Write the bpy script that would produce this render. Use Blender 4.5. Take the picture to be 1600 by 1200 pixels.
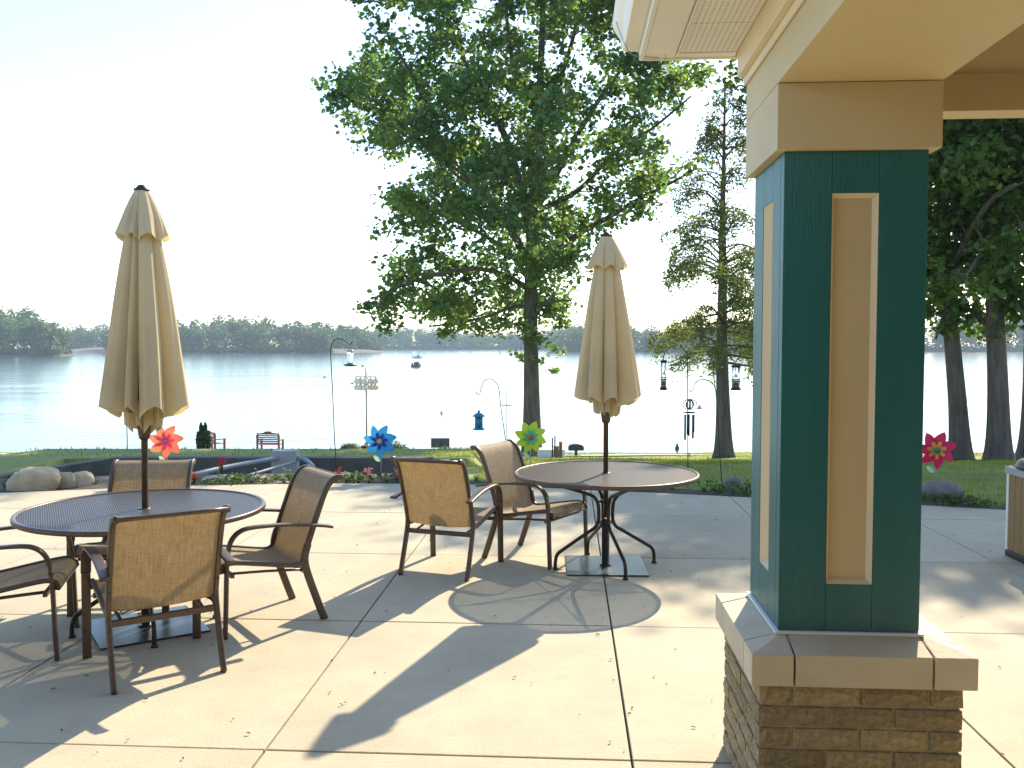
import bpy, math, random
import numpy as np
from mathutils import Vector, Matrix, Euler
from math import sin, cos, pi, radians as R, sqrt, atan2

for o in list(bpy.data.objects): bpy.data.objects.remove(o)
S = bpy.context.scene
COL = S.collection
random.seed(7); RNG = np.random.default_rng(7)

# ---------------------------------------------------------------- camera
F, CX, CY, HCAM = 1400.0, 800.0, 600.0, 1.70
PIT = -math.atan(64/1400)
cam = bpy.data.cameras.new('camera'); camo = bpy.data.objects.new('camera', cam); COL.objects.link(camo)
cam.sensor_width = 36; cam.lens = 36*F/1600; cam.clip_start = .05; cam.clip_end = 6000
camo.location = (0, 0, HCAM); camo.rotation_euler = (pi/2+PIT, 0, 0); S.camera = camo
# ---------------------------------------------------------------- light
SUN = Vector((1.549, 3.15, 2.547)).normalized()
SUN_EL = math.asin(SUN.z); SUN_AZ = atan2(SUN.x, SUN.y)
w = bpy.data.worlds.new('World'); S.world = w; w.use_nodes = True
nt = w.node_tree; bg = nt.nodes['Background']
sk = nt.nodes.new('ShaderNodeTexSky'); sk.sky_type = 'NISHITA'; sk.sun_disc = False
sk.sun_elevation = SUN_EL; sk.sun_rotation = SUN_AZ; sk.air_density = 1.0; sk.dust_density = .45; sk.ozone_density = 2.5
nt.links.new(sk.outputs[0], bg.inputs[0]); bg.inputs[1].default_value = .15
sl = bpy.data.lights.new('sun', 'SUN'); sl.energy = 3.9; sl.angle = R(.53); sl.color = (1, .88, .68)
so = bpy.data.objects.new('sun', sl); COL.objects.link(so); so.rotation_euler = (-SUN).to_track_quat('-Z', 'Y').to_euler()
vs = S.view_settings; vs.view_transform = 'Standard'; vs.look = 'None'; vs.exposure = 1.36; vs.gamma = 1; vs.use_curve_mapping = False
S.render.engine = 'CYCLES'; S.cycles.max_bounces = 8; S.cycles.transparent_max_bounces = 12

# ---------------------------------------------------------------- helpers
def ray(px, py):
    u = (px-CX)/F; v = (CY-py)/F
    return Vector((u, cos(PIT)-v*sin(PIT), sin(PIT)+v*cos(PIT)))
def G(px, py, z=0.0):                      # where a pixel's ray meets the level z
    d = ray(px, py); t = (z-HCAM)/d.z
    return Vector((d.x*t, d.y*t, z))
def PT(px, py, Y):                         # point of the ray at distance Y
    d = ray(px, py); t = Y/d.y
    return Vector((d.x*t, Y, HCAM+d.z*t))

def fast_mesh(name, V, Fc, smooth=False, nper=None):
    """V (n,3); Fc (m,k) array or list of lists"""
    me = bpy.data.meshes.new(name)
    if isinstance(Fc, np.ndarray):
        V = np.asarray(V, dtype=np.float32); m, k = Fc.shape
        me.vertices.add(len(V)); me.vertices.foreach_set('co', V.ravel())
        me.loops.add(m*k); me.loops.foreach_set('vertex_index', Fc.ravel().astype(np.int32))
        me.polygons.add(m); me.polygons.foreach_set('loop_start', (np.arange(m)*k).astype(np.int32))
        me.polygons.foreach_set('loop_total', np.full(m, k, dtype=np.int32))
        me.update(calc_edges=True)
    else:
        me.from_pydata([tuple(v) for v in V], [], Fc)
    if smooth: me.polygons.foreach_set('use_smooth', np.ones(len(me.polygons), dtype=bool))
    me.update()
    return me

def prep(P, n=None):
    return [Vector(p) for p in P]
def smooth_path(P, n=6):
    P = prep(P); out = []
    for i in range(len(P)-1):
        p0 = P[max(i-1, 0)]; p1 = P[i]; p2 = P[i+1]; p3 = P[min(i+2, len(P)-1)]
        for k in range(n):
            t = k/n
            out.append(.5*((2*p1)+(-p0+p2)*t+(2*p0-5*p1+4*p2-p3)*t*t+(-p0+3*p1-3*p2+p3)*t**3))
    out.append(P[-1]); return out

class MB:
    def __init__(s): s.v = []; s.f = []
    def add(s, V, Fc):
        b = len(s.v); s.v += [tuple(x) for x in V]; s.f += [[i+b for i in q] for q in Fc]; return s
    def box(s, x0, x1, y0, y1, z0, z1, M=None):
        V = [Vector((x, y, z)) for z in (z0, z1) for y in (y0, y1) for x in (x0, x1)]
        if M: V = [M @ v for v in V]
        return s.add(V, [[0,2,3,1],[4,5,7,6],[0,1,5,4],[2,6,7,3],[0,4,6,2],[1,3,7,5]])
    def sweep(s, P, sec, lat=None, cap=True, scale=None):
        """sweep closed 2-D section along P; lat = fixed lateral axis or None"""
        P = prep(P); n = len(sec); V = []; prevn = None
        for i, p in enumerate(P):
            t = (P[min(i+1, len(P)-1)]-P[max(i-1, 0)]).normalized()
            if lat is not None:
                a = Vector(lat); a = (a-t*a.dot(t)).normalized()
            else:
                if prevn is None:
                    a = t.orthogonal().normalized()
                else:
                    a = (prevn-t*prevn.dot(t)).normalized()
                prevn = a
            b = t.cross(a); k = scale[i] if scale else 1.0
            V += [p+a*(x*k)+b*(y*k) for x, y in sec]
        Fc = []
        for i in range(len(P)-1):
            for j in range(n):
                Fc.append([i*n+j, i*n+(j+1) % n, (i+1)*n+(j+1) % n, (i+1)*n+j])
        if cap:
            Fc.append(list(range(n))[::-1]); Fc.append([(len(P)-1)*n+j for j in range(n)])
        return s.add(V, Fc)
    def tube(s, P, r, n=8, scale=None):
        return s.sweep(P, [(r*cos(2*pi*k/n), r*sin(2*pi*k/n)) for k in range(n)], None, True, scale)
    def taper(s, P, radii, n=8):
        return s.sweep(P, [(cos(2*pi*k/n), sin(2*pi*k/n)) for k in range(n)], None, True, list(radii))
    def lathe(s, prof, n=20, c=(0, 0, 0)):
        V = []; c = Vector(c)
        for r, z in prof:
            V += [c+Vector((max(r, 1e-4)*cos(2*pi*k/n), max(r, 1e-4)*sin(2*pi*k/n), z)) for k in range(n)]
        Fc = [[i*n+j, i*n+(j+1) % n, (i+1)*n+(j+1) % n, (i+1)*n+j] for i in range(len(prof)-1) for j in range(n)]
        Fc.append(list(range(n))[::-1]); Fc.append([(len(prof)-1)*n+j for j in range(n)])
        return s.add(V, Fc)
    def build(s, name, m, parent=None, smooth=False, bevel=0, loc=None):
        me = fast_mesh(name, s.v, s.f, smooth)
        return obj(name, me, m, parent, bevel, loc)

def obj(name, me, m, parent=None, bevel=0, loc=None):
    o = bpy.data.objects.new(name, me); COL.objects.link(o)
    if m is not None and not me.materials: me.materials.append(M[m] if isinstance(m, str) else m)
    if parent: o.parent = parent
    if loc is not None: o.location = loc
    if bevel:
        b = o.modifiers.new('bevel', 'BEVEL'); b.width = bevel; b.segments = 2; b.limit_method = 'ANGLE'; b.angle_limit = R(40)
    return o
def tag(o, label=None, cat=None, group=None, kind=None):
    if label: o['label'] = label
    if cat: o['category'] = cat
    if group: o['group'] = group
    if kind: o['kind'] = kind
    return o
def thing(name, label, cat, loc=(0, 0, 0), rz=0, group=None):
    o = bpy.data.objects.new(name, None); COL.objects.link(o); o.location = loc; o.rotation_euler = (0, 0, rz)
    o.empty_display_size = .1
    return tag(o, label, cat, group)
def copy_tree(o, parent=None):
    c = o.copy(); COL.objects.link(c); c.parent = parent
    for ch in o.children: copy_tree(ch, c)
    return c
def rrect(w, h, r=.004):
    w /= 2; h /= 2; out = []
    for cx, cy, a in ((w-r, h-r, 0), (-w+r, h-r, 90), (-w+r, -h+r, 180), (w-r, -h+r, 270)):
        for k in (0, 45, 90): out.append((cx+r*cos(R(a+k)), cy+r*sin(R(a+k))))
    return out

# ---------------------------------------------------------------- materials
M = {}
def mat(name, base, rough=.6, base2=None, nscale=6, bump=0, bscale=60, metal=0, spec=.5, rnd=0, transl=0, tcol=None,
        island=0, detail=6, coord='Object', mixlo=.35, mixhi=.65, stretch=None, coat=0):
    m = bpy.data.materials.new(name); m.use_nodes = True; n = m.node_tree; L = n.links
    p = n.nodes['Principled BSDF']; out = n.nodes['Material Output']
    p.inputs['Roughness'].default_value = rough; p.inputs['Metallic'].default_value = metal
    p.inputs['Specular IOR Level'].default_value = spec; p.inputs['Coat Weight'].default_value = coat
    tc = n.nodes.new('ShaderNodeTexCoord'); src = tc.outputs[coord]
    if stretch:
        mp = n.nodes.new('ShaderNodeMapping'); mp.inputs['Scale'].default_value = stretch; L.new(src, mp.inputs[0]); src = mp.outputs[0]
    c = n.nodes.new('ShaderNodeRGB'); c.outputs[0].default_value = (*base, 1); col = c.outputs[0]
    if base2:
        t = n.nodes.new('ShaderNodeTexNoise'); t.inputs['Scale'].default_value = nscale; t.inputs['Detail'].default_value = detail
        t.inputs['Roughness'].default_value = .6; L.new(src, t.inputs['Vector'])
        mr = n.nodes.new('ShaderNodeMapRange'); mr.inputs[1].default_value = mixlo; mr.inputs[2].default_value = mixhi
        L.new(t.outputs[0], mr.inputs[0])
        mx = n.nodes.new('ShaderNodeMixRGB'); L.new(mr.outputs[0], mx.inputs[0]); L.new(col, mx.inputs[1]); mx.inputs[2].default_value = (*base2, 1); col = mx.outputs[0]
    if rnd or island:
        hs = n.nodes.new('ShaderNodeHueSaturation')
        if island:
            g = n.nodes.new('ShaderNodeNewGeometry'); rs = g.outputs['Random Per Island']; amt = island
        else:
            g = n.nodes.new('ShaderNodeObjectInfo'); rs = g.outputs['Random']; amt = rnd
        mr2 = n.nodes.new('ShaderNodeMapRange'); mr2.inputs[3].default_value = 1-amt; mr2.inputs[4].default_value = 1+amt
        L.new(rs, mr2.inputs[0]); L.new(mr2.outputs[0], hs.inputs['Value']); L.new(col, hs.inputs['Color'])
        if island:
            mr3 = n.nodes.new('ShaderNodeMapRange'); mr3.inputs[3].default_value = .475; mr3.inputs[4].default_value = .515
            wn = n.nodes.new('ShaderNodeTexWhiteNoise'); wn.noise_dimensions = '1D'; L.new(rs, wn.inputs['W']); L.new(wn.outputs[0], mr3.inputs[0]); L.new(mr3.outputs[0], hs.inputs['Hue'])
        col = hs.outputs[0]
    L.new(col, p.inputs['Base Color'])
    if bump:
        t = n.nodes.new('ShaderNodeTexNoise'); t.inputs['Scale'].default_value = bscale; t.inputs['Detail'].default_value = 5; L.new(src, t.inputs['Vector'])
        b = n.nodes.new('ShaderNodeBump'); b.inputs['Strength'].default_value = bump; b.inputs['Distance'].default_value = .02
        L.new(t.outputs[0], b.inputs['Height']); L.new(b.outputs[0], p.inputs['Normal'])
    if transl:
        tb = n.nodes.new('ShaderNodeBsdfTranslucent'); ms = n.nodes.new('ShaderNodeMixShader'); ms.inputs[0].default_value = transl
        if tcol:
            mm = n.nodes.new('ShaderNodeMixRGB'); mm.blend_type = 'MULTIPLY'; mm.inputs[0].default_value = 1
            L.new(col, mm.inputs[1]); mm.inputs[2].default_value = (*tcol, 1); L.new(mm.outputs[0], tb.inputs[0])
        else: L.new(col, tb.inputs[0])
        L.new(p.outputs[0], ms.inputs[1]); L.new(tb.outputs[0], ms.inputs[2]); L.new(ms.outputs[0], out.inputs[0])
    M[name] = m; return m

def mat_concrete():
    m = bpy.data.materials.new('concrete'); m.use_nodes = True; n = m.node_tree; L = n.links; p = n.nodes['Principled BSDF']; p.inputs['Roughness'].default_value = .82; p.inputs['Specular IOR Level'].default_value = .35
    tc = n.nodes.new('ShaderNodeTexCoord')
    def noise(sc, det, st=None, rough=.6):
        src = tc.outputs['Object']
        if st: mp = n.nodes.new('ShaderNodeMapping'); mp.inputs['Scale'].default_value = st; mp.inputs['Rotation'].default_value = (0, 0, .063); L.new(src, mp.inputs[0]); src = mp.outputs[0]
        t = n.nodes.new('ShaderNodeTexNoise'); t.inputs['Scale'].default_value = sc; t.inputs['Detail'].default_value = det; t.inputs['Roughness'].default_value = rough; L.new(src, t.inputs['Vector']); return t.outputs[0]
    def rng_(v, a, b, lo, hi):
        r = n.nodes.new('ShaderNodeMapRange'); r.inputs[1].default_value = a; r.inputs[2].default_value = b; r.inputs[3].default_value = lo; r.inputs[4].default_value = hi; L.new(v, r.inputs[0]); return r.outputs[0]
    def mul(a, b):
        x = n.nodes.new('ShaderNodeMath'); x.operation = 'MULTIPLY'; L.new(a, x.inputs[0]); L.new(b, x.inputs[1]); return x.outputs[0]
    v = rng_(noise(.9, 8), .3, .7, .86, 1.08)
    v = mul(v, rng_(noise(5, 8, None, .7), .35, .7, .93, 1.05))
    v = mul(v, rng_(noise(220, 2), .3, .7, .90, 1.08))
    v = mul(v, rng_(noise(140, 3, (.03, 1, 1)), .3, .7, .95, 1.04))
    v = mul(v, rng_(noise(2.2, 10, None, .75), .62, .74, 1.0, .80))
    oi = n.nodes.new('ShaderNodeObjectInfo'); v = mul(v, rng_(oi.outputs['Random'], 0, 1, .94, 1.05))
    mx = n.nodes.new('ShaderNodeMixRGB'); mx.inputs[1].default_value = (.47, .395, .252, 1); mx.inputs[2].default_value = (.45, .395, .285, 1); L.new(noise(1.7, 6), mx.inputs[0])
    hs = n.nodes.new('ShaderNodeHueSaturation'); L.new(v, hs.inputs['Value']); L.new(mx.outputs[0], hs.inputs['Color']); L.new(hs.outputs[0], p.inputs['Base Color'])
    b = n.nodes.new('ShaderNodeBump'); b.inputs['Strength'].default_value = .35; b.inputs['Distance'].default_value = .004; L.new(noise(150, 5, (.05, 1, 1)), b.inputs['Height'])
    b2 = n.nodes.new('ShaderNodeBump'); b2.inputs['Strength'].default_value = .3; b2.inputs['Distance'].default_value = .01; L.new(noise(60, 6), b2.inputs['Height']); L.new(b.outputs[0], b2.inputs['Normal']); L.new(b2.outputs[0], p.inputs['Normal']); M['concrete'] = m
mat_concrete()
mat('joint_dirt', (.10, .09, .07), .95, (.05, .045, .035), 20)
mat('grass_ground', (.17, .21, .035), .95, (.235, .24, .055), 1.2, .6, 40, detail=8)
mat('grass_blade', (.17, .23, .035), .7, (.25, .27, .06), .8, island=.3, transl=.45, tcol=(1.3, 1.3, .6))
mat('path', (.42, .38, .31), .9, (.34, .31, .26), 3)
mat('soil', (.06, .045, .03), .95, (.10, .08, .055), 5, .8, 30)
mat('mulch', (.10, .075, .055), .95, (.16, .13, .10), 6, .8, 25)
mat('lake_bed', (.05, .055, .04), .95, (.08, .08, .06), .1)
mat('wall_concrete_shaded', (.085, .08, .06), .9, (.13, .12, .09), 4, .3, 50, detail=8)  # shade on the retaining wall is painted in as a darker base
mat('light_concrete', (.42, .40, .36), .85, (.34, .33, .30), 8, .2, 60)
mat('tan_paint', (.57, .465, .265), .6, (.52, .42, .235), 1.6, .05, 120, detail=10)
mat('cream_paint', (.74, .63, .43), .5, (.70, .59, .40), 3)
mat('green_paint', (.013, .108, .112), .36, (.019, .132, .134), 6, .22, 150, stretch=(1, 1, .08), detail=10)
mat('vinyl_white', (.80, .77, .68), .4, (.76, .73, .64), 2)
mat('flashing', (.78, .80, .80), .35)
mat('cap_stone', (.56, .49, .355), .8, (.47, .395, .265), 5, .15, 70, rnd=.05, detail=9, mixlo=.4, mixhi=.8)
mat('mortar', (.43, .38, .27), .95, (.36, .31, .22), 30, .5, 80)
mat('brick', (.43, .34, .19), .92, (.26, .20, .105), 40, 1.0, 60, rnd=.22, detail=10)
mat('ceiling_tan_shaded', (.30, .215, .095), .8, (.26, .185, .08), 2)  # tan ceiling with its shade put into the base colour
mat('roof_dark', (.08, .07, .06), .9)
mat('bronze', (.085, .058, .040), .38, (.11, .075, .052), 30, metal=.35, bump=.04, bscale=300)
mat('bronze_dark', (.022, .017, .014), .35, (.035, .026, .02), 20, metal=.3)
mat('table_mesh', (.10, .085, .072), .40, metal=.3)  # base lightened to carry the reflections on the table tops
mat('steel_plate', (.02, .035, .04), .32, (.03, .045, .05), 8, metal=.1, bump=.03, bscale=30)
mat('canvas', (.68, .585, .375), .85, (.62, .53, .325), 4, .15, 350, transl=.36, tcol=(1.08, 1.0, .72))
mat('bark', (.075, .06, .047), .95, (.13, .11, .088), 9, 1.0, 30, stretch=(1, 1, .18))
mat('leaf_maple', (.074, .168, .080), .42, (.125, .21, .072), .35, island=.42, transl=.56, tcol=(1.8, 1.55, .62))
mat('leaf_dark', (.062, .14, .045), .42, (.11, .19, .05), .35, island=.42, transl=.58, tcol=(1.85, 1.6, .55))
mat('leaf_cypress', (.10, .165, .06), .6, (.14, .19, .07), .5, island=.3, transl=.5, tcol=(1.5, 1.25, .6))
mat('leaf_far', (.055, .125, .038), .7, (.095, .155, .045), .06, island=.35, transl=.25, tcol=(1.4, 1.3, .6))
mat('leaf_shrub', (.05, .11, .03), .6, (.08, .14, .04), 4, island=.3, transl=.4, tcol=(1.5, 1.3, .6))
mat('leaf_arbor', (.018, .06, .018), .7, (.03, .08, .025), 4, island=.3, transl=.25)
mat('boulder', (.50, .40, .25), .9, (.38, .30, .19), 5, .6, 22, rnd=.15, detail=9)
mat('rock_grey', (.22, .20, .18), .92, (.14, .13, .12), 7, .8, 25, detail=9)
mat('iron', (.012, .012, .012), .5)
mat('wood_red', (.26, .075, .03), .6, (.18, .05, .02), 12, stretch=(1, 1, 8))
mat('wood_post', (.20, .13, .08), .8, (.13, .085, .05), 12, stretch=(8, 8, 1))
mat('wood_panel', (.30, .17, .05), .5, (.22, .12, .035), 10, stretch=(8, 8, 1))
mat('black_plastic', (.012, .012, .013), .4)
mat('grey_pipe', (.30, .33, .36), .5, (.24, .26, .29), 8)
mat('white_plastic', (.72, .73, .74), .4)
mat('gourd_white', (.70, .66, .58), .45)
mat('alu_pole', (.30, .31, .31), .4, metal=.5)
mat('dark_green_metal', (.018, .035, .032), .5)
mat('sign_back', (.06, .06, .06), .6, (.08, .08, .08), 10)
mat('orange', (.75, .16, .03), .5)
for nm, c in (('p_orange', (.86, .20, .11)), ('p_pink', (.85, .10, .20)), ('p_blue', (.03, .27, .55)), ('p_navy', (.006, .06, .36)),
              ('p_lime', (.52, .66, .035)), ('p_aqua', (.16, .62, .42)), ('p_red', (.66, .02, .10)), ('p_yellow', (.85, .55, .10)),
              ('p_leaf', (.48, .66, .42)), ('p_tan', (.72, .50, .20)), ('p_ctr_orange', (.8, .22, .04)), ('p_ctr_green', (.08, .40, .16)), ('p_ctr_violet', (.55, .22, .45))):
    mat(nm, c, .5, transl=.42)
mat('flower_red', (.55, .015, .04), .6, transl=.35); mat('flower_coral', (.75, .15, .08), .6, transl=.35); mat('flower_pink', (.7, .25, .28), .6, transl=.35)
mat('litter', (.12, .075, .035), .9, island=.4)
mat('feeder_blue', (.01, .17, .28), .35, (.012, .20, .33), 10)
mat('feeder_red', (.25, .02, .02), .4)
mat('boat_white', (.6, .62, .63), .4); mat('boat_dark', (.05, .06, .08), .5)
mat('copper', (.25, .07, .05), .4, metal=.5)
mat('house_brick', (.20, .17, .12), .9, (.14, .12, .085), 12, .5, 40)
mat('window_glass', (.02, .025, .03), .05)
mat('bird', (.02, .02, .025), .6)

def glass(name, col, rough=.05):
    m = bpy.data.materials.new(name); m.use_nodes = True; p = m.node_tree.nodes['Principled BSDF']
    p.inputs['Base Color'].default_value = (*col, 1); p.inputs['Transmission Weight'].default_value = .9
    p.inputs['Roughness'].default_value = rough; p.inputs['IOR'].default_value = 1.15; M[name] = m
glass('clear_glass', (.9, .93, .93))

def mat_sling():
    m = bpy.data.materials.new('sling'); m.use_nodes = True; n = m.node_tree; L = n.links
    p = n.nodes['Principled BSDF']; out = n.nodes['Material Output']; p.inputs['Roughness'].default_value = .7
    tc = n.nodes.new('ShaderNodeTexCoord')
    def streak(sc, scale):
        mp = n.nodes.new('ShaderNodeMapping'); mp.inputs['Scale'].default_value = sc; L.new(tc.outputs['Object'], mp.inputs[0])
        t = n.nodes.new('ShaderNodeTexNoise'); t.inputs['Scale'].default_value = scale; t.inputs['Detail'].default_value = 3; L.new(mp.outputs[0], t.inputs['Vector']); return t.outputs[0]
    a = streak((1, .035, .035), 330); b = streak((.05, 1, 1), 420)
    ad = n.nodes.new('ShaderNodeMath'); ad.operation = 'ADD'; L.new(a, ad.inputs[0]); L.new(b, ad.inputs[1])
    cr = n.nodes.new('ShaderNodeValToRGB'); e = cr.color_ramp.elements
    e[0].position = .28; e[0].color = (.25, .18, .10, 1); e[1].position = .70; e[1].color = (.68, .555, .36, 1)
    hf = n.nodes.new('ShaderNodeMath'); hf.operation = 'MULTIPLY'; hf.inputs[1].default_value = .5; L.new(ad.outputs[0], hf.inputs[0])
    L.new(hf.outputs[0], cr.inputs[0]); L.new(cr.outputs[0], p.inputs['Base Color'])
    tb = n.nodes.new('ShaderNodeBsdfTranslucent'); L.new(cr.outputs[0], tb.inputs[0])
    ms = n.nodes.new('ShaderNodeMixShader'); ms.inputs[0].default_value = .5
    L.new(p.outputs[0], ms.inputs[1]); L.new(tb.outputs[0], ms.inputs[2]); L.new(ms.outputs[0], out.inputs[0]); M['sling'] = m
mat_sling()

def mat_water():
    m = bpy.data.materials.new('water'); m.use_nodes = True; n = m.node_tree; L = n.links; p = n.nodes['Principled BSDF']
    p.inputs['Base Color'].default_value = (.05, .085, .085, 1); p.inputs['Roughness'].default_value = .12; p.inputs['IOR'].default_value = 1.33
    tc = n.nodes.new('ShaderNodeTexCoord'); h = None
    for sc, st, d in ((.9, (1, 1, 1), .04), (.06, (.35, 1, 1), .25)):
        mp = n.nodes.new('ShaderNodeMapping'); mp.inputs['Scale'].default_value = st; L.new(tc.outputs['Object'], mp.inputs[0])
        t = n.nodes.new('ShaderNodeTexNoise'); t.inputs['Scale'].default_value = sc; t.inputs['Detail'].default_value = 4; L.new(mp.outputs[0], t.inputs['Vector'])
        b = n.nodes.new('ShaderNodeBump'); b.inputs['Strength'].default_value = .9; b.inputs['Distance'].default_value = d; L.new(t.outputs[0], b.inputs['Height'])
        if h: L.new(h, b.inputs['Normal'])
        h = b.outputs[0]
    L.new(h, p.inputs['Normal']); M['water'] = m
mat_water()

def mat_soffit():
    m = bpy.data.materials.new('soffit_vinyl'); m.use_nodes = True; n = m.node_tree; L = n.links; p = n.nodes['Principled BSDF']; p.inputs['Roughness'].default_value = .45
    tc = n.nodes.new('ShaderNodeTexCoord'); mp = n.nodes.new('ShaderNodeMapping'); mp.inputs['Scale'].default_value = (48, 48, 0); L.new(tc.outputs['Object'], mp.inputs[0])
    v = n.nodes.new('ShaderNodeTexVoronoi'); v.inputs['Randomness'].default_value = 0; v.inputs['Scale'].default_value = 1; L.new(mp.outputs[0], v.inputs['Vector'])
    r = n.nodes.new('ShaderNodeMapRange'); r.inputs[1].default_value = .16; r.inputs[2].default_value = .24; L.new(v.outputs['Distance'], r.inputs[0])
    mx = n.nodes.new('ShaderNodeMixRGB'); mx.inputs[1].default_value = (.30, .27, .22, 1); mx.inputs[2].default_value = (.78, .75, .65, 1); L.new(r.outputs[0], mx.inputs[0]); L.new(mx.outputs[0], p.inputs['Base Color']); M['soffit_vinyl'] = m
mat_soffit()

# ================================================================ GROUND, LAKE
LAKE = -4.3
EDGE_PX = [(-420, 800), (-180, 780), (0, 770), (250, 760), (500, 755), (760, 757), (1100, 770), (1450, 790), (1600, 797), (1900, 812), (2300, 840)]
EDGE = [G(*p) for p in EDGE_PX]
def edge_y(x):
    for a, b in zip(EDGE, EDGE[1:]):
        if a.x <= x <= b.x: return a.y+(b.y-a.y)*(x-a.x)/(b.x-a.x)
    return EDGE[0].y if x < EDGE[0].x else EDGE[-1].y
ZP = [(-2000, -.30), (9.0, -.30), (10.6, -.06), (14.3, -.25), (20, -.95), (25, -1.6), (32, -2.35), (45, -3.83), (47.5, -4.9), (60, -6.5), (3000, -6.5)]
def lawn_z(x, y):
    for a, b in zip(ZP, ZP[1:]):
        if a[0] <= y <= b[0]:
            z = a[1]+(b[1]-a[1])*(y-a[0])/(b[0]-a[0]); break
    if y < edge_y(x)+.05: z = -.30
    elif y < 10.6: z = -.06
    if y > 12 and y < 60: z += .035*sin(x*.7+y*.3)+.03*sin(x*.23-y*.5)
    if -7.3 < x < -1.2 and edge_y(x) < y < 14.44: z = -1.05
    if -9 < x < -.6 and 14.44 <= y < 17: z = max(z, -.17-.05*(y-14.44))
    if x < -7.2 and edge_y(x)+.6 < y < 14.5: z = -.17
    return z
xs = np.unique(np.concatenate([np.linspace(-60, 60, 121), np.linspace(-10, 12, 89), [-7.3, -7.29, -1.2, -1.19, -1500, -400, -150, 150, 400, 1500]]))
ys = np.unique(np.concatenate([np.linspace(8, 20, 61), np.linspace(20, 50, 41), [14.43, 14.45, -90, -20, 0, 52, 55, 60, 100, 300, 800, 1500]]))
V = np.array([(x, y, lawn_z(x, y)) for y in ys for x in xs]); nx = len(xs)
Fq = np.array([[j*nx+i, j*nx+i+1, (j+1)*nx+i+1, (j+1)*nx+i] for j in range(len(ys)-1) for i in range(nx-1)])
tag(obj('lawn', fast_mesh('lawn', V, Fq, True), 'grass_ground'), 'green lawn sloping down from the patio to the lake', 'lawn', kind='structure')
lk = obj('lake', fast_mesh('lake', [(-1490, 44, LAKE), (1490, 44, LAKE), (1490, 1490, LAKE), (-1490, 1490, LAKE)], [[0, 1, 2, 3]]), 'water')
tag(lk, 'wide pale lake glittering beyond the lawn', 'lake', kind='structure')

# footpath across the lawn
V = []; n = 60
for i in range(n+1):
    x = -30+60*i/n; yc = 33-.09*x
    for q in (-.55, .55): V.append((x, yc+q, lawn_z(x, yc+q)+.045))
tag(obj('footpath', fast_mesh('footpath', V, [[2*i, 2*i+2, 2*i+3, 2*i+1] for i in range(n)]), 'path'), 'pale narrow footpath crossing the lawn', 'path', kind='structure')
# mulch under the right-hand trees
V = []; c0 = Vector((13.6, 24.2)); n = 40; ring = 6
for k in range(ring+1):
    for i in range(n):
        a = 2*pi*i/n; rr = k/ring*(3.4+.5*sin(3*a)+.3*sin(7*a+1)); x = c0.x+rr*1.25*cos(a); y = c0.y+rr*sin(a); V.append((x, y, lawn_z(x, y)+.03))
tag(obj('mulch_bed', fast_mesh('mulch_bed', V, [[k*n+i, k*n+(i+1) % n, (k+1)*n+(i+1) % n, (k+1)*n+i] for k in range(ring) for i in range(n)]), 'mulch'), 'dark mulch and roots under the big trees', 'mulch', kind='structure')

# patio: dirt bed and concrete slabs cut to the curved edge
TH = R(-3.6); RX = Vector((cos(TH), sin(TH), 0)); RY = Vector((-sin(TH), cos(TH), 0))
def clip(poly, a, b):                     # keep what lies on the near side of the edge a->b
    nrm = Vector((b.y-a.y, -(b.x-a.x))); out = []
    f = lambda p: (p[0]-a.x)*nrm.x+(p[1]-a.y)*nrm.y
    for i in range(len(poly)):
        p, q = poly[i], poly[(i+1) % len(poly)]; fp, fq = f(p), f(q)
        if fp >= 0: out.append(p)
        if fp*fq < 0:
            t = fp/(fp-fq); out.append((p[0]+(q[0]-p[0])*t, p[1]+(q[1]-p[1])*t))
    return out
PV = [(e.x, e.y-.02) for e in EDGE]+[(14, 5), (14, -3), (-14, -3), (-14, 5)]
patio = obj('patio', fast_mesh('patio', [(x, y, -.022) for x, y in PV]+[(x, y, -.25) for x, y in PV],
            [list(range(len(PV)))[::-1]]+[[i, (i+1) % len(PV), len(PV)+(i+1) % len(PV), len(PV)+i] for i in range(len(PV))]), 'joint_dirt')
tag(patio, 'concrete patio of large square slabs with dark joints', 'patio', kind='structure')
A0 = G(542, 1000); T0 = G(800, 975)
u0 = A0.dot(RX); v0 = T0.dot(RY); SX, SY = 1.525, 1.74; GAP = .005
for i in range(-8, 9):
    for j in range(-4, 5):
        ua, ub = u0+i*SX+GAP, u0+(i+1)*SX-GAP; va, vb = v0+j*SY+GAP, v0+(j+1)*SY-GAP
        q = [RX*a+RY*b for a, b in ((ua, va), (ub, va), (ub, vb), (ua, vb))]; poly = [(p.x, p.y) for p in q]
        for a, b in zip(EDGE, EDGE[1:]):
            if poly: poly = clip(poly, a, b)
        poly = [p for p in poly if p[1] > -2.9]
        if len(poly) < 3: continue
        cx = sum(p[0] for p in poly)/len(poly); cy = sum(p[1] for p in poly)/len(poly)
        if abs(cx) > 12 or cy < -2: continue
        n = len(poly); dz = random.uniform(-.0015, .0015)
        Vv = [(x, y, dz) for x, y in poly]+[(x, y, -.10) for x, y in poly]
        obj('slab', fast_mesh('slab', Vv, [list(range(n)), list(range(n, 2*n))[::-1]]+[[a, n+a, n+(a+1) % n, (a+1) % n] for a in range(n)]), 'concrete', patio, bevel=.004)

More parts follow.
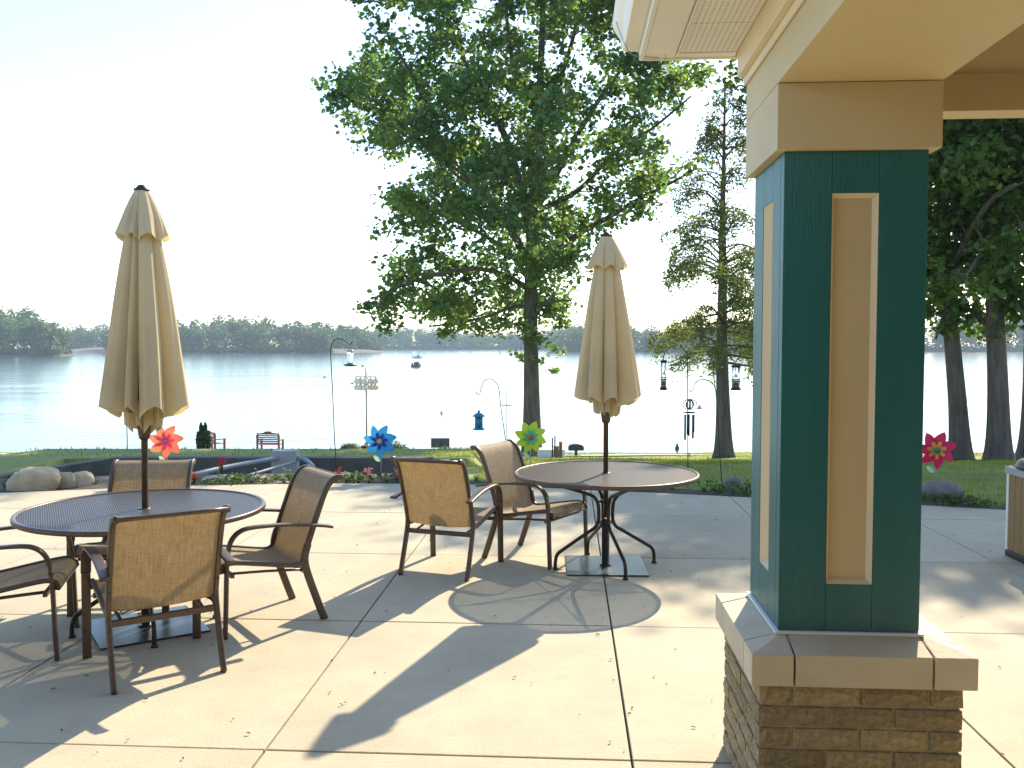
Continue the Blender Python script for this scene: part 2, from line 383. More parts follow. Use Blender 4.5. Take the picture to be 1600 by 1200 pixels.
# ================================================================ WALL, BED, PIPES
def wall_run(P, zt, zb, th):
    m = MB(); n = len(P); V = []
    for i, p in enumerate(P):
        t = (Vector(P[min(i+1, n-1)])-Vector(P[max(i-1, 0)])).normalized(); nn = Vector((-t.y, t.x))
        for s in (0, th):
            for z in (zb, zt[i]): V.append((p[0]+nn.x*s, p[1]+nn.y*s, z))
    Fc = []
    for i in range(n-1):
        a, b = 4*i, 4*i+4
        Fc += [[a, b, b+1, a+1], [a+1, b+1, b+3, a+3], [a+3, b+3, b+2, a+2], [a, a+2, b+2, b]]
    Fc += [[0, 1, 3, 2], [4*n-4, 4*n-2, 4*n-1, 4*n-3]]
    return m.add(V, Fc)
WY = 14.15
WP = [(-7.35, 11.6), (-7.1, 12.6), (-6.75, 13.6), (-6.3, WY), (-4.5, WY+.03), (-2.5, WY), (-1.25, WY-.05)]
rw = thing('retaining_wall', 'concrete retaining wall in painted shade behind the flower bed', 'wall')
wall_run(WP, [-.16]*3+[-.12]*4, -1.4, .22).build('wall', 'wall_concrete_shaded', rw, bevel=.01)
m = MB(); V = [(-1.24, 14.05, -.14), (-.75, 12.9, -.62), (-.55, 13.0, -.62), (-1.0, 14.2, -.14)]
m.add(V+[(x, y, -1.4) for x, y, z in V], [[0, 1, 2, 3], [0, 4, 5, 1], [1, 5, 6, 2], [2, 6, 7, 3], [3, 7, 4, 0]]).build('sloped_end', 'light_concrete', rw, bevel=.01)
# bed between patio edge and wall
V = []; nb = 60
for i in range(nb+1):
    x = -9+8.2*i/nb; y0 = edge_y(x)+.01
    for k, (t, z) in enumerate(((0, -.05), (.25, .0), (.5, -.12), (1, -.95))):
        V.append((x, y0+(WY-.1-y0)*t, z+random.uniform(-.02, .02)))
tag(obj('planting_bed', fast_mesh('planting_bed', V, [[4*i+k, 4*i+4+k, 4*i+5+k, 4*i+k+1] for i in range(nb) for k in range(3)], True), 'soil'), 'dark soil bed along the patio edge', 'bed', kind='structure')
V = []
for i in range(nb+1):
    x = -.8+11*i/nb; y0 = edge_y(x)+.01
    for t, z in ((0, -.04), (.25, .0), (.5, -.05)): V.append((x, y0+t, z+random.uniform(-.015, .015)))
tag(obj('edge_bed', fast_mesh('edge_bed', V, [[3*i+k, 3*i+3+k, 3*i+4+k, 3*i+k+1] for i in range(nb) for k in range(2)], True), 'soil'), 'narrow soil strip between patio and lawn', 'bed', kind='structure')
# pipes and block
blk = MB(); c = PT(446, 713, 13.9); blk.box(-.19, .19, -.13, .13, -.45, .10)
b = blk.build('concrete_block', 'light_concrete', None, bevel=.01, loc=c); tag(b, 'grey concrete block where the pipes meet at the wall', 'block')
for P, r, lab in (([PT(286, 746, 12.4), PT(350, 731, 13.0), PT(432, 716, 13.75)], .036, 'thick grey pipe rising to the concrete block'),
                  ([PT(360, 751, 12.3), PT(460, 722, 13.7)], .022, 'thin grey pipe under the thick one'),
                  ([PT(464, 716, 13.85), PT(478, 719, 13.8), PT(490, 730, 13.6)], .036, 'short bent grey pipe on the lake-bench side of the block')):
    tag(MB().tube(smooth_path(P, 6), r, 10).build('drain_pipe', 'grey_pipe', None, True), lab, 'pipe')

# ================================================================ COLUMN
fl = PT(1185, 1075, 3.03); WPIER = .69
CC = Vector((fl.x, fl.y, 0))+RX*(WPIER/2)+RY*(WPIER/2)
col = thing('porch_column', 'green porch column with tan inset panels on a brick pier', 'column', CC, TH)
def zat(py, dd): return PT(800, py, dd).z
ZC0, ZC1, ZC2 = zat(1074, 3.0), zat(1026, 2.98), zat(986, 3.13)
ZCAPB, ZCAPT = zat(234, 3.1), zat(128, 3.09)
NC = 7; CH = ZC0/NC; hp = WPIER/2
pier = MB().box(-hp+.012, hp-.012, -hp+.012, hp-.012, -.02, ZC0-.001).build('pier', 'mortar', col)
def brick_mesh(L, seed, roughends):
    r = random.Random(seed); nx_, nz_ = 6, 3; V = []; Fc = []
    Lh = L/2-.005; H = CH-.010
    for a in range(nx_+1):
        for b_ in range(nz_+1):
            e = (a in (0, nx_)) or (b_ in (0, nz_))
            V.append((-Lh+2*Lh*a/nx_, -r.uniform(.002, .009) if not e else -r.uniform(-.004, .001), H*b_/nz_))
    k = nz_+1
    for a in range(nx_):
        for b_ in range(nz_): Fc.append([a*k+b_, (a+1)*k+b_, (a+1)*k+b_+1, a*k+b_+1])
    n0 = len(V); V += [(-Lh, .05, 0), (Lh, .05, 0), (Lh, .05, H), (-Lh, .05, H)]
    c = [0, nx_*k, nx_*k+nz_, nz_]
    Fc += [[c[0]]+[n0]+[n0+1]+[a*k for a in range(nx_, 0, -1)], [c[3], *[a*k+nz_ for a in range(1, nx_+1)], n0+2, n0+3],
           [n0, *[b_ for b_ in range(0, nz_+1)], n0+3][::1], [n0+1, n0+2, *[nx_*k+b_ for b_ in range(nz_, -1, -1)]]]
    return fast_mesh('brick', V, Fc)
BL = WPIER/3
bm_full = [brick_mesh(BL, s, 0) for s in range(6)]; bm_half = [brick_mesh(BL/2, 20+s, 0) for s in range(3)]
for me in bm_full+bm_half: me.materials.append(M['brick'])
for side in range(4):
    Mr = Matrix.Rotation(side*pi/2, 4, 'Z')
    for cidx in range(NC):
        if (cidx+side) % 2: items = [(-hp+BL*(k+.5), bm_full) for k in range(3)]
        else: items = [(-hp+BL*.25, bm_half), (-hp+BL, bm_full), (-hp+2*BL, bm_full), (hp-BL*.25, bm_half)]
        for x, pool in items:
            o = bpy.data.objects.new('brick', random.choice(pool)); COL.objects.link(o); o.parent = pier
            o.matrix_local = Mr @ Matrix.Translation((x, -hp+.004+random.uniform(-.002, .002), cidx*CH+.006))
# cap stones: corners and middles with sloped tops
ho = hp+.03; hi = .27; cs = .145; g = .0035
def cap_piece(poly, parent):
    """poly xy outer..; height by distance from the outer rim"""
    def zt(x, y):
        d = ho-max(abs(x), abs(y)); return ZC1+(ZC2-ZC1)*min(1, d/(ho-.245))
    n = len(poly); V = [(x, y, ZC0+.004) for x, y in poly]+[(x, y, zt(x, y)) for x, y in poly]
    Fc = [list(range(n))[::-1]]+[[i, (i+1) % n, n+(i+1) % n, n+i] for i in range(n)]
    return V, Fc
for k in range(4):
    rot = Matrix.Rotation(k*pi/2, 3, 'Z')
    rp = lambda P: [tuple((rot @ Vector((x, y, 0))).xy) for x, y in P]
    e = ho-cs
    V, Fc = cap_piece(rp([(-e+g, -ho), (e-g, -ho), (e-g, -.225), (-e+g, -.225)]), col)
    Fc.append([4, 5, 6, 7]); MB().add(V, Fc).build('cap_stone', 'cap_stone', col, bevel=.003)
    V, Fc = cap_piece(rp([(-ho, -ho), (-e-g, -ho), (-e-g, -.225), (-.225, -.225), (-.225, -e-g), (-ho, -e-g)]), col)
    Fc.append([6, 7, 8, 9]); Fc.append([6, 9, 10, 11]); MB().add(V, Fc).build('cap_stone', 'cap_stone', col, bevel=.003)
MB().box(-.29, .29, -.29, .29, ZC0+.002, ZC1-.004).build('cap_joint', 'mortar', col)
HS = .2435; SH = Matrix.Translation((-.015, 0, 0))
m = MB(); m.box(-HS-.012, HS+.012, -HS-.012, HS+.012, ZC2-.006, ZC2+.004, SH).build('flashing', 'flashing', col)
# shaft: boards round a core, a bevelled recess with a tan panel on each face
MB().box(-HS+.055, HS-.055, -HS+.055, HS-.055, ZC2, ZCAPB, SH).build('core', 'tan_paint', col)
PW = .079; zp0, zp1 = zat(911, 3.13), zat(303, 3.13); BT = .05
for k in range(4):
    rot = SH @ Matrix.Rotation(k*pi/2, 4, 'Z'); G2 = .0012
    b0, b1 = -HS, -HS+BT
    ext = HS-.0006 if k % 2 == 0 else HS-BT-.001
    for x0, x1, z0, z1 in ((-ext, -PW-G2, ZC2+.005, ZCAPB-.001), (PW+G2, ext, ZC2+.005, ZCAPB-.001), (-PW, PW, ZC2+.005, zp0), (-PW, PW, zp1, ZCAPB-.001)):
        MB().box(x0, x1, b0, b1, z0, z1, rot).build('board', 'green_paint', col, bevel=.0015)
    MB().box(-PW+.014, PW-.014, b0+.030, b0+.048, zp0+.014, zp1-.014, rot).build('panel', 'tan_paint', col)
    o_, i_ = PW-.0005, PW-.015; V = []
    for hw, e, y in ((o_, .0005, b0+.002), (i_, .015, b0+.032)):
        V += [rot @ Vector(q) for q in ((-hw, y, zp0+e), (hw, y, zp0+e), (hw, y, zp1-e), (-hw, y, zp1-e))]
    MB().add(V, [[a, (a+1) % 4, 4+(a+1) % 4, 4+a] for a in range(4)]).build('panel_trim', 'cream_paint', col)
HC = .275
MB().box(-HC-.015, HC-.015, -HC, HC, ZCAPB, ZCAPT-.002).build('capital', 'tan_paint', col, bevel=.002)

# ================================================================ PORCH ROOF (same frame as the column)
roof = thing('porch_roof', 'tan beamed porch roof with white gutter and perforated soffit', 'roof', CC-RX*.015, TH)
ZFR, ZSO = zat(120, 3.64), zat(78, 3.64); ZCE = zat(122, 3.5)
MB().box(-HC, HC, -5, HC, ZCAPT, ZFR+.2).build('beam', 'tan_paint', roof, bevel=.002)
MB().box(HC+.002, 8, .12, HC-.03, ZCAPT-.008, ZCE+.15).build('beam', 'tan_paint', roof, bevel=.002)
MB().box(-HC-.036, -HC-.001, -5, HC+.005, ZFR, ZSO+.1).build('frieze_board', 'cream_paint', roof, bevel=.002)
MB().box(-HC-.012, -HC-.0005, -5, HC+.003, ZFR-.035, ZFR-.001).build('frieze_molding', 'cream_paint', roof, bevel=.004)
MB().box(HC+.002, 8, -5, .119, ZCE, ZCE+.05).build('ceiling', 'ceiling_tan_shaded', roof)
xe = -HC-.036-.37
yb = HC+.06
for i in range(16):
    y1 = yb-.05-i*.33; MB().box(xe+.13, -HC-.037, y1-.325, y1, ZSO, ZSO+.012).build('soffit_panel', 'soffit_vinyl', roof, bevel=.003)
MB().box(xe, xe+.125, -5, yb-.001, ZSO-.006, ZSO+.012).build('soffit_trim', 'vinyl_white', roof, bevel=.003)
MB().box(xe+.126, -HC-.037, yb-.045, yb, ZSO-.004, ZSO+.012).build('soffit_trim', 'vinyl_white', roof, bevel=.003)
MB().box(xe+.128, xe+.136, -5, yb-.05, ZSO-.012, ZSO-.001).build('soffit_channel', 'vinyl_white', roof)
MB().box(xe-.018, xe-.001, -5, yb+.012, ZSO-.012, ZSO+.17).build('fascia', 'vinyl_white', roof, bevel=.002)
MB().box(xe, 8, yb+.001, yb+.014, ZSO-.012, ZSO+.25).build('fascia', 'vinyl_white', roof, bevel=.002)
gut = [(0, 0), (-.06, 0), (-.068, .012), (-.075, .05), (-.10, .085), (-.108, .115), (-.104, .12), (-.098, .112), (-.09, .088), (-.066, .053), (-.056, .01), (-.002, .008)]
V = [(xe-.02+a, y, ZSO+.03+b) for y in (-5, yb+.02) for a, b in gut]; n = len(gut)
MB().add(V, [[i, (i+1) % n, n+(i+1) % n, n+i] for i in range(n)]).build('gutter', 'vinyl_white', roof)
V = [(xe-.02+a, yb+.021, ZSO+.03+b) for a, b in gut[:7]]+[(xe-.02, yb+.021, ZSO+.15)]
MB().add(V+[(x, y+.003, z) for x, y, z in V], [list(range(8)), list(range(8, 16))[::-1]]).build('gutter_end_cap', 'vinyl_white', roof)
V = [(xe-.06, -5, ZSO+.17), (xe-.06, yb+.06, ZSO+.17), (8, yb+.06, ZSO+2.6), (8, -5, ZSO+2.6)]
MB().add(V+[(x, y, z+.12) for x, y, z in V], [[0, 1, 2, 3], [7, 6, 5, 4], [0, 4, 5, 1], [1, 5, 6, 2], [2, 6, 7, 3], [3, 7, 4, 0]]).build('roof_deck', 'roof_dark', roof)
MB().tube(smooth_path([(xe-.12, yb-.10, ZSO+.13), (xe-.11, yb-.09, ZSO+.09), (xe-.06, yb-.06, ZSO+.0), (xe+.0, yb-.04, ZSO-.010), (xe+.06, yb-.03, ZSO-.012)], 5), .0018, 5).build('wire', 'alu_pole', roof)
orn = thing('hanging_ornament', 'small clear twisted ornament hanging from the soffit', 'ornament', PT(1040, 92, 3.6))
MB().tube([(0, 0, .02), (0, 0, -.02)], .0015, 5).build('string', 'alu_pole', orn)
MB().tube([(.012*cos(k*.8), .012*sin(k*.8), -.02-.0022*k) for k in range(22)], .003, 5).build('twist', 'clear_glass', orn, True)

# the building the picture is taken from: its brick front behind the viewer
hw = thing('building_front', 'brick front of the building behind the porch', 'building', (0, -.35, 0), 0)
MB().box(-14, 14, -.25, 0, -.1, 2.70).build('wall', 'house_brick', hw); MB().box(-14.5, .40, -3, .28, 2.71, 2.95).build('eave', 'vinyl_white', hw)
MB().box(-.9, .9, .002, .03, .85, 2.2).build('window', 'window_glass', hw)

# ================================================================ FURNITURE
def make_table():
    t = thing('patio_table', 'round mesh top patio table', 'table')
    RT, ZT = .685, .715; m = MB(); wv = .0048; st = .0118; th = .0012
    k = -58
    while k <= 58:
        c = k*st
        if abs(c) < RT-.02:
            h = sqrt((RT-.012)**2-c*c)
            m.box(c-wv/2, c+wv/2, -h, h, ZT-th, ZT+th); m.box(-h, h, c-wv/2, c+wv/2, ZT-th-.0003, ZT+th+.0003)
        k += 1
    o = m.build('mesh_top', 'table_mesh', t); o['kind'] = 'stuff'
    n = 72; P = [(RT*cos(2*pi*i/n), RT*sin(2*pi*i/n), ZT-.006) for i in range(n+1)]
    MB().sweep(P, rrect(.030, .026, .008), (0, 0, 1), False).build('rim', 'bronze', t, True)
    m = MB(); m.lathe([(.03, ZT-.02), (.036, ZT-.02), (.036, ZT+.004), (.03, ZT+.006)], 24).build('hole_ring', 'bronze', t, True)
    for a in range(4):
        an = a*pi/2; d = Vector((cos(an), sin(an), 0)); z = Vector((0, 0, 1))
        P = [d*.60+z*.700, d*.42+z*.650, d*.15+z*.565, d*.085+z*.525, d*.060+z*.47, d*.058+z*.36, d*.085+z*.305, d*.14+z*.27, d*.33+z*.155, d*.385+z*.115, d*.40+z*.06, d*.40+z*.012]
        L = MB().tube(smooth_path(P, 4), .0135, 10).build('leg', 'bronze_dark', t, True)
        MB().lathe([(.012, 0), (.02, 0), (.02, .014), (.014, .02)], 12, d*.40).build('foot', 'black_plastic', L, True)
        MB().tube([d*.05+z*.695, d*.67+z*.703], .007, 6).build('top_brace', 'bronze_dark', t, True)
    n = 40
    for zz, rr in ((.50, .052), (.34, .052)):
        MB().tube([(rr*cos(2*pi*i/n), rr*sin(2*pi*i/n), zz) for i in range(n+1)], .006, 6).build('leg_ring', 'bronze_dark', t, True)
    return t
def make_base():
    t = thing('umbrella_stand', 'square steel umbrella base plate', 'umbrella base')
    MB().box(-.30, .30, -.30, .30, .002, .012).build('plate', 'steel_plate', t, bevel=.003)
    MB().lathe([(.045, .012), (.045, .018), (.030, .02), (.030, .36), (.026, .365)], 20).build('sleeve', 'bronze_dark', t, True)
    return t
def make_umbrella(seed, ztop, zhem, rh, tier):
    r = random.Random(seed); t = thing('patio_umbrella', 'closed beige umbrella', 'umbrella')
    MB().lathe([(.019, .38), (.019, ztop-.05)], 14).build('pole', 'bronze', t, True)
    MB().lathe([(.02, zhem-.21), (.030, zhem-.20), (.034, zhem-.18), (.048, zhem-.06), (.046, zhem-.02), (.02, zhem)], 18).build('hub', 'bronze', t, True)
    MB().lathe([(.022, ztop-.035), (.044, ztop-.03), (.046, ztop-.02), (.030, ztop-.012), (.026, ztop-.002), (.012, ztop+.006), (.0, ztop+.008)], 16).build('finial', 'bronze_dark', t, True)
    nl = 8; ph = [2*pi*k/nl+r.uniform(-.27, .27) for k in range(nl)]; am = [r.uniform(.62, 1.18) for _ in range(nl)]; sk_ = [r.uniform(-.9, .9) for _ in range(nl)]
    droop = [r.uniform(.4, 1.2) for _ in range(nl)]
    def lobe(th):
        th = th % (2*pi)
        for k in range(nl):
            a = ph[k] % (2*pi); b = ph[(k+1) % nl] % (2*pi); span = (b-a) % (2*pi); d = (th-a) % (2*pi)
            if d < span: return k, d/span
        return 0, 0
    def surf(name, zt_, zb_, r0, r1, amp0, amp1, hemdrop, rows, power, twist):
        nth = 224; V = []
        for j in range(rows+1):
            s = j/rows; q = s**power; Rm = r0+(r1-r0)*q; A = amp0+(amp1-amp0)*s
            for i in range(nth):
                th = 2*pi*i/nth; k, u = lobe(th); u2 = u+sk_[k]*.35*u*(1-u)
                bump = abs(sin(pi*u2))**.55; fold = (1-A)+A*bump*am[k]
                fine = .016*s*sin(th*19+k*1.7+2.2*s)+.011*s*sin(th*37+3*s+k)+.035*sin(2.2*th+5*s+seed)*s*(1-s)*2
                zz = zt_+(zb_-zt_)*s
                dz = -hemdrop*(1-abs(sin(pi*u2))**1.5)*droop[k]*max(0, (s-.55)/.45)**2
                rr = Rm*(fold+fine)
                tw = th+twist*s*(.25*sin(3*th))+(.10*sk_[k]*s)*(1-bump)
                V.append((rr*cos(tw), rr*sin(tw), zz+dz))
        Fc = np.array([[j*nth+i, (j+1)*nth+i, (j+1)*nth+(i+1) % nth, j*nth+(i+1) % nth] for j in range(rows) for i in range(nth)])
        o = obj(name, fast_mesh(name, V, Fc, True), 'canvas', t)
        return o
    surf('canopy', ztop-.10, zhem, .055, rh, .25, .62, .07, 48, .80, .25)
    surf('inner_fold', zhem+.30, zhem-.115, rh*.62, rh*.42, .30, .55, .045, 18, .6, .9)
    surf('vent_flap', ztop-.025, ztop-tier, .036, .162, .10, .36, .035, 20, .85, .2)
    for k in range(nl):
        a = ph[k]+.39; d = Vector((cos(a), sin(a), 0))
        MB().tube([d*.03+Vector((0, 0, ztop-.12)), d*(rh*.50)+Vector((0, 0, zhem+.03))], .006, 6).build('rib', 'bronze_dark', t, True)
    MB().box(-.006, .006, -rh*.97, -rh*.94, 0, 0.03).build('strap', 'canvas', t, loc=(0, 0, zhem+.45)) if False else None
    return t

def make_chair():
    t = thing('sling_chair', 'brown sling armchair', 'chair')
    XW = .262
    back = [(-.215, .385), (-.24, .47), (-.285, .60), (-.345, .76), (-.385, .835), (-.43, .868), (-.468, .868)]
    seat = [(.285, .375), (.275, .405), (.24, .425), (.17, .42), (.02, .392), (-.12, .365), (-.185, .362), (-.225, .392)]
    prof = seat+[(-.245, .47), (-.29, .60), (-.35, .76), (-.39, .838), (-.433, .872), (-.472, .872)]
    sp = smooth_path([(0, y, z) for y, z in prof], 5)
    nxs = 10; V = []
    for off in (0, -.0035):
        for i, p in enumerate(sp):
            tt = (sp[min(i+1, len(sp)-1)]-sp[max(i-1, 0)]).normalized(); nn = Vector((0, -tt.z, tt.y))
            if nn.z < 0 and False: nn = -nn
            s = i/(len(sp)-1)
            for k in range(nxs+1):
                u = -1+2*k/nxs; sag = -.016*(1-u*u)*sin(pi*min(1, max(0, s)))
                q = p-nn*(sag+off) if False else p+Vector((0, -sag*0, sag))+nn*off
                V.append((u*(XW-.006), q.y, q.z))
    nr = len(sp); k1 = nxs+1; Fc = []
    for layer in (0, 1):
        b = layer*nr*k1
        for i in range(nr-1):
            for k in range(nxs):
                q = [b+i*k1+k, b+i*k1+k+1, b+(i+1)*k1+k+1, b+(i+1)*k1+k]; Fc.append(q if layer else q[::-1])
    b = nr*k1
    for k in range(nxs):
        Fc.append([k, k+1, b+k+1, b+k]); e = (nr-1)*k1; Fc.append([e+k+1, e+k, b+e+k, b+e+k+1])
    sl_ = MB().add(V, Fc).build('sling', 'sling', t, True)
    # hem seam at the top of the back
    P = [(x, -.418, .858) for x in np.linspace(-XW+.01, XW-.01, 6)]
    MB().tube([(x, -.408, .8495) for x in np.linspace(-XW+.01, XW-.01, 6)], .0035, 5).build('hem', 'bronze', sl_, True)
    MB().tube([(x, -.474, .871) for x in np.linspace(-XW, XW, 6)], .010, 8).build('top_bar', 'bronze', t, True)
    MB().tube([(x, .284, .377) for x in np.linspace(-XW, XW, 6)], .010, 8).build('front_bar', 'bronze', t, True)
    for s in (-1, 1):
        x = s*XW
        MB().sweep(smooth_path([(x, y, z) for y, z in seat], 5), rrect(.024, .028, .006), (1, 0, 0)).build('seat_rail', 'bronze', t, True)
        MB().sweep(smooth_path([(x, y, z) for y, z in back], 5), rrect(.026, .036, .007), (1, 0, 0)).build('back_rail', 'bronze', t, True)
        MB().sweep(smooth_path([(x+s*.002, -.345, 0), (x+s*.002, -.30, .12), (x+s*.001, -.235, .31), (x, -.222, .40), (x, -.243, .48)], 5), rrect(.025, .046, .007), (1, 0, 0)).build('leg', 'bronze', t, True)
        xo = x+s*.027
        arm = smooth_path([(xo, .275, 0), (xo, .268, .16), (xo, .262, .36), (xo, .255, .47), (xo, .235, .555), (xo, .185, .608), (xo, .10, .625), (xo, -.10, .618), (xo+s*.006, -.30, .592), (xo+s*.01, -.385, .575)], 6)
        cut = 18
        MB().sweep(arm[:cut+1], rrect(.046, .020, .007), (1, 0, 0)).build('leg', 'bronze', t, True)
        MB().sweep(arm[cut:], rrect(.052, .018, .007), (1, 0, 0)).build('armrest', 'bronze', t, True)
        MB().tube([(x, .262, .40), (xo, .262, .40)], .011, 8).build('bracket', 'bronze', t, True)
    MB().box(-XW, XW, -.247, -.222, .295, .328).build('stretcher', 'bronze', t, bevel=.004)
    MB().box(-XW, XW, .205, .228, .335, .362).build('stretcher', 'bronze', t, bevel=.004)
    for s in (-1, 1):
        MB().tube(smooth_path([(s*.20, -.235, .31), (s*.205, .0, .335), (s*.205, .215, .35)], 3), .009, 6).build('side_brace', 'bronze', t, True)
    return t

T1 = G(229, 980); T2 = G(946, 885)
tab = make_table(); tab.location = T1; tab.rotation_euler.z = R(28)
tag(tab, 'round mesh patio table with four chairs pushed around it', 'table', 'mesh patio tables')
tb2 = copy_tree(tab); tb2.location = T2; tb2.rotation_euler.z = R(15); tb2['label'] = 'round mesh patio table with only two chairs beside it'
bs = make_base(); bs.location = T1; bs.rotation_euler.z = R(33)
tag(bs, 'square steel umbrella base under the table with four chairs', 'umbrella base', 'umbrella bases')
b2 = copy_tree(bs); b2.location = T2; b2.rotation_euler.z = R(-2); b2['label'] = 'square steel umbrella base under the table with two chairs'
u1 = make_umbrella(5, PT(224, 290, T1.y).z, PT(224, 632, T1.y).z, .275, .29); u1.location = T1; u1.rotation_euler = (0, R(.4), R(20))
tag(u1, 'closed beige umbrella through the table with four chairs', 'umbrella', 'closed umbrellas')
u2 = make_umbrella(11, PT(942, 364, T2.y).z, PT(942, 618, T2.y).z, .265, .25); u2.location = T2; u2.rotation_euler = (0, R(-.4), R(75))
tag(u2, 'closed beige umbrella through the table with two chairs', 'umbrella', 'closed umbrellas')

def chair_from_feet(c, rl, rr):            # rear-left foot and rear-right foot seen from behind the chair
    lat = (rr-rl).normalized(); fwd = Vector((-lat.y, lat.x, 0)); ctr = (rl+rr)/2+fwd*.345
    c.location = (ctr.x, ctr.y, 0); c.rotation_euler.z = atan2(-fwd.x, fwd.y)
def place(c, ctr, fwd):
    c.location = (ctr[0], ctr[1], 0); c.rotation_euler.z = atan2(-fwd[0], fwd[1])
ch = make_chair(); CG = 'sling patio chairs'
chair_from_feet(ch, G(170, 1086), G(357, 1048)); tag(ch, 'brown sling chair with its back turned, in front of the table with four chairs', 'chair', CG)
c2 = copy_tree(ch); c2['label'] = 'brown sling chair seen side-on between the two tables'
chair_from_feet(c2, G(506, 966), G(458, 936))
c3 = copy_tree(ch); c3['label'] = 'brown sling chair cut by the edge of the view, left of the four-chair table'
fa, fb = G(89, 1031), G(121, 979); lat = (fb-fa).normalized(); fw = Vector((lat.y, -lat.x, 0)); place(c3, (fa+fb)/2-fw*.275, fw)
c4 = copy_tree(ch); c4['label'] = 'brown sling chair on the lake side of the four-chair table, facing the porch'
place(c4, (PT(215, 722, 6.27).x*.94, 5.80), (.06, -1))
c5 = copy_tree(ch); c5['label'] = 'brown sling chair with its back turned, at the table with two chairs'
chair_from_feet(c5, G(622, 898), G(733, 909))
c6 = copy_tree(ch); c6['label'] = 'brown sling chair seen side-on, pushed up to the table with two chairs'
chair_from_feet(c6, G(821, 853), G(759, 872)) if False else None
ra, rb = G(759, 872), G(821, 853); fwd = (G(852, 887)-ra+G(912, 866)-rb).normalized(); place(c6, (ra+rb)/2+fwd*.31, fwd)

# trash receptacle at the right
tr = thing('trash_bin', 'square litter bin with wooden side panels and black lid', 'bin', G(1578, 897)+Vector((.55, .30, 0)), TH)
hb = .28
MB().box(-hb, hb, -hb, hb, 0, .05).build('base', 'black_plastic', tr, bevel=.006)
MB().box(-hb+.03, hb-.03, -hb+.03, hb-.03, .05, .68).build('liner', 'black_plastic', tr)
for k in range(4):
    rot = Matrix.Rotation(k*pi/2, 4, 'Z')
    MB().box(-hb, -hb+.035, -hb, -hb+.035, .05, .70, rot).build('corner_post', 'vinyl_white', tr, bevel=.003)
    for q in range(5):
        wq = (2*hb-.07)/5; x0 = -hb+.036+q*wq; MB().box(x0+.002, x0+wq-.002, -hb+.004, -hb+.028, .055, .66, rot).build('slat', 'wood_panel', tr, bevel=.002)
    MB().box(-hb-.01, hb+.01, -hb-.012, -hb+.02, .662, .72, rot).build('top_rail', 'light_concrete', tr, bevel=.004)
MB().lathe([(.31, .722), (.32, .74), (.29, .79), (.20, .81), (.19, .80), (.18, .74)], 24).build('lid', 'black_plastic', tr, True)

# ================================================================ ROCKS
def rock_mesh(sx, sy, sz, seed, sub=4):
    import bmesh
    bm = bmesh.new(); bmesh.ops.create_icosphere(bm, subdivisions=sub, radius=1); r = random.Random(seed); ph = [r.uniform(0, 6) for _ in range(9)]
    for v in bm.verts:
        c = v.co.copy(); d = 1+.10*sin(2.3*c.x+ph[0])*cos(2.1*c.y+ph[1])+.07*sin(4*c.z+ph[2]+2*c.x)+.04*sin(7*c.x+ph[3])*sin(6*c.y+ph[4])+.02*sin(13*c.y+ph[5])*sin(12*c.z+ph[6])
        p = c*d; p = Vector([math.copysign(abs(q)**.82, q) for q in p]); cr = .035*sin(19*c.x+ph[7]+3*sin(5*c.y))*sin(17*c.z+ph[8])+.02*sin(31*c.y+9*c.x); v.co = Vector((p.x*sx*(1+cr), p.y*sy*(1+cr), max(p.z*(1+cr), -.7)*sz))
    me = bpy.data.meshes.new('rock'); bm.to_mesh(me); bm.free(); me.polygons.foreach_set('use_smooth', [True]*len(me.polygons)); return me
def rock(px, py, wpx, hpx, Y, m, label, seed, zoff=0):
    p = PT(px, py, Y); k = Y/F; sx = wpx*k/2; sz = hpx*k/2
    o = obj('boulder', rock_mesh(sx, sx*.75, sz*1.12, seed), m); o.location = p; o.rotation_euler.z = random.uniform(-.3, .3)
    tag(o, label, 'rock', 'bed stones')
rock(55, 754, 74, 40, 10.6, 'boulder', 'largest tan boulder lying at the patio edge', 1)
rock(102, 755, 30, 34, 10.75, 'boulder', 'small round tan boulder between two bigger ones', 2)
rock(127, 754, 40, 34, 10.9, 'boulder', 'mid-sized tan boulder nearest the four-chair table', 3)
rock(345, 751, 60, 15, 11.2, 'boulder', 'flat tan stone under the thin grey pipe', 4)
rock(403, 750, 34, 13, 11.2, 'boulder', 'low tan stone in the flower bed beside the side-on chair', 5)
rock(440, 755, 26, 6, 11.1, 'boulder', 'thin flat stone at the edge of the flower bed', 6)
rock(285, 756, 22, 8, 11.0, 'boulder', 'small flat stone behind the four-chair table', 7)
rock(1471, 773, 64, 38, 9.85, 'rock_grey', 'grey boulder at the foot of the red pinwheel', 8)
rock(1440, 776, 22, 24, 9.9, 'rock_grey', 'small dark rock tucked beside the column and grey boulder', 9)
rock(1143, 757, 30, 20, 10.9, 'rock_grey', 'grey stone in the strip by the wind chime hook', 10)
rock(1076, 728, 6, 8, 11.5, 'rock_grey', 'tiny grey stone at the lawn edge', 12) if False else None

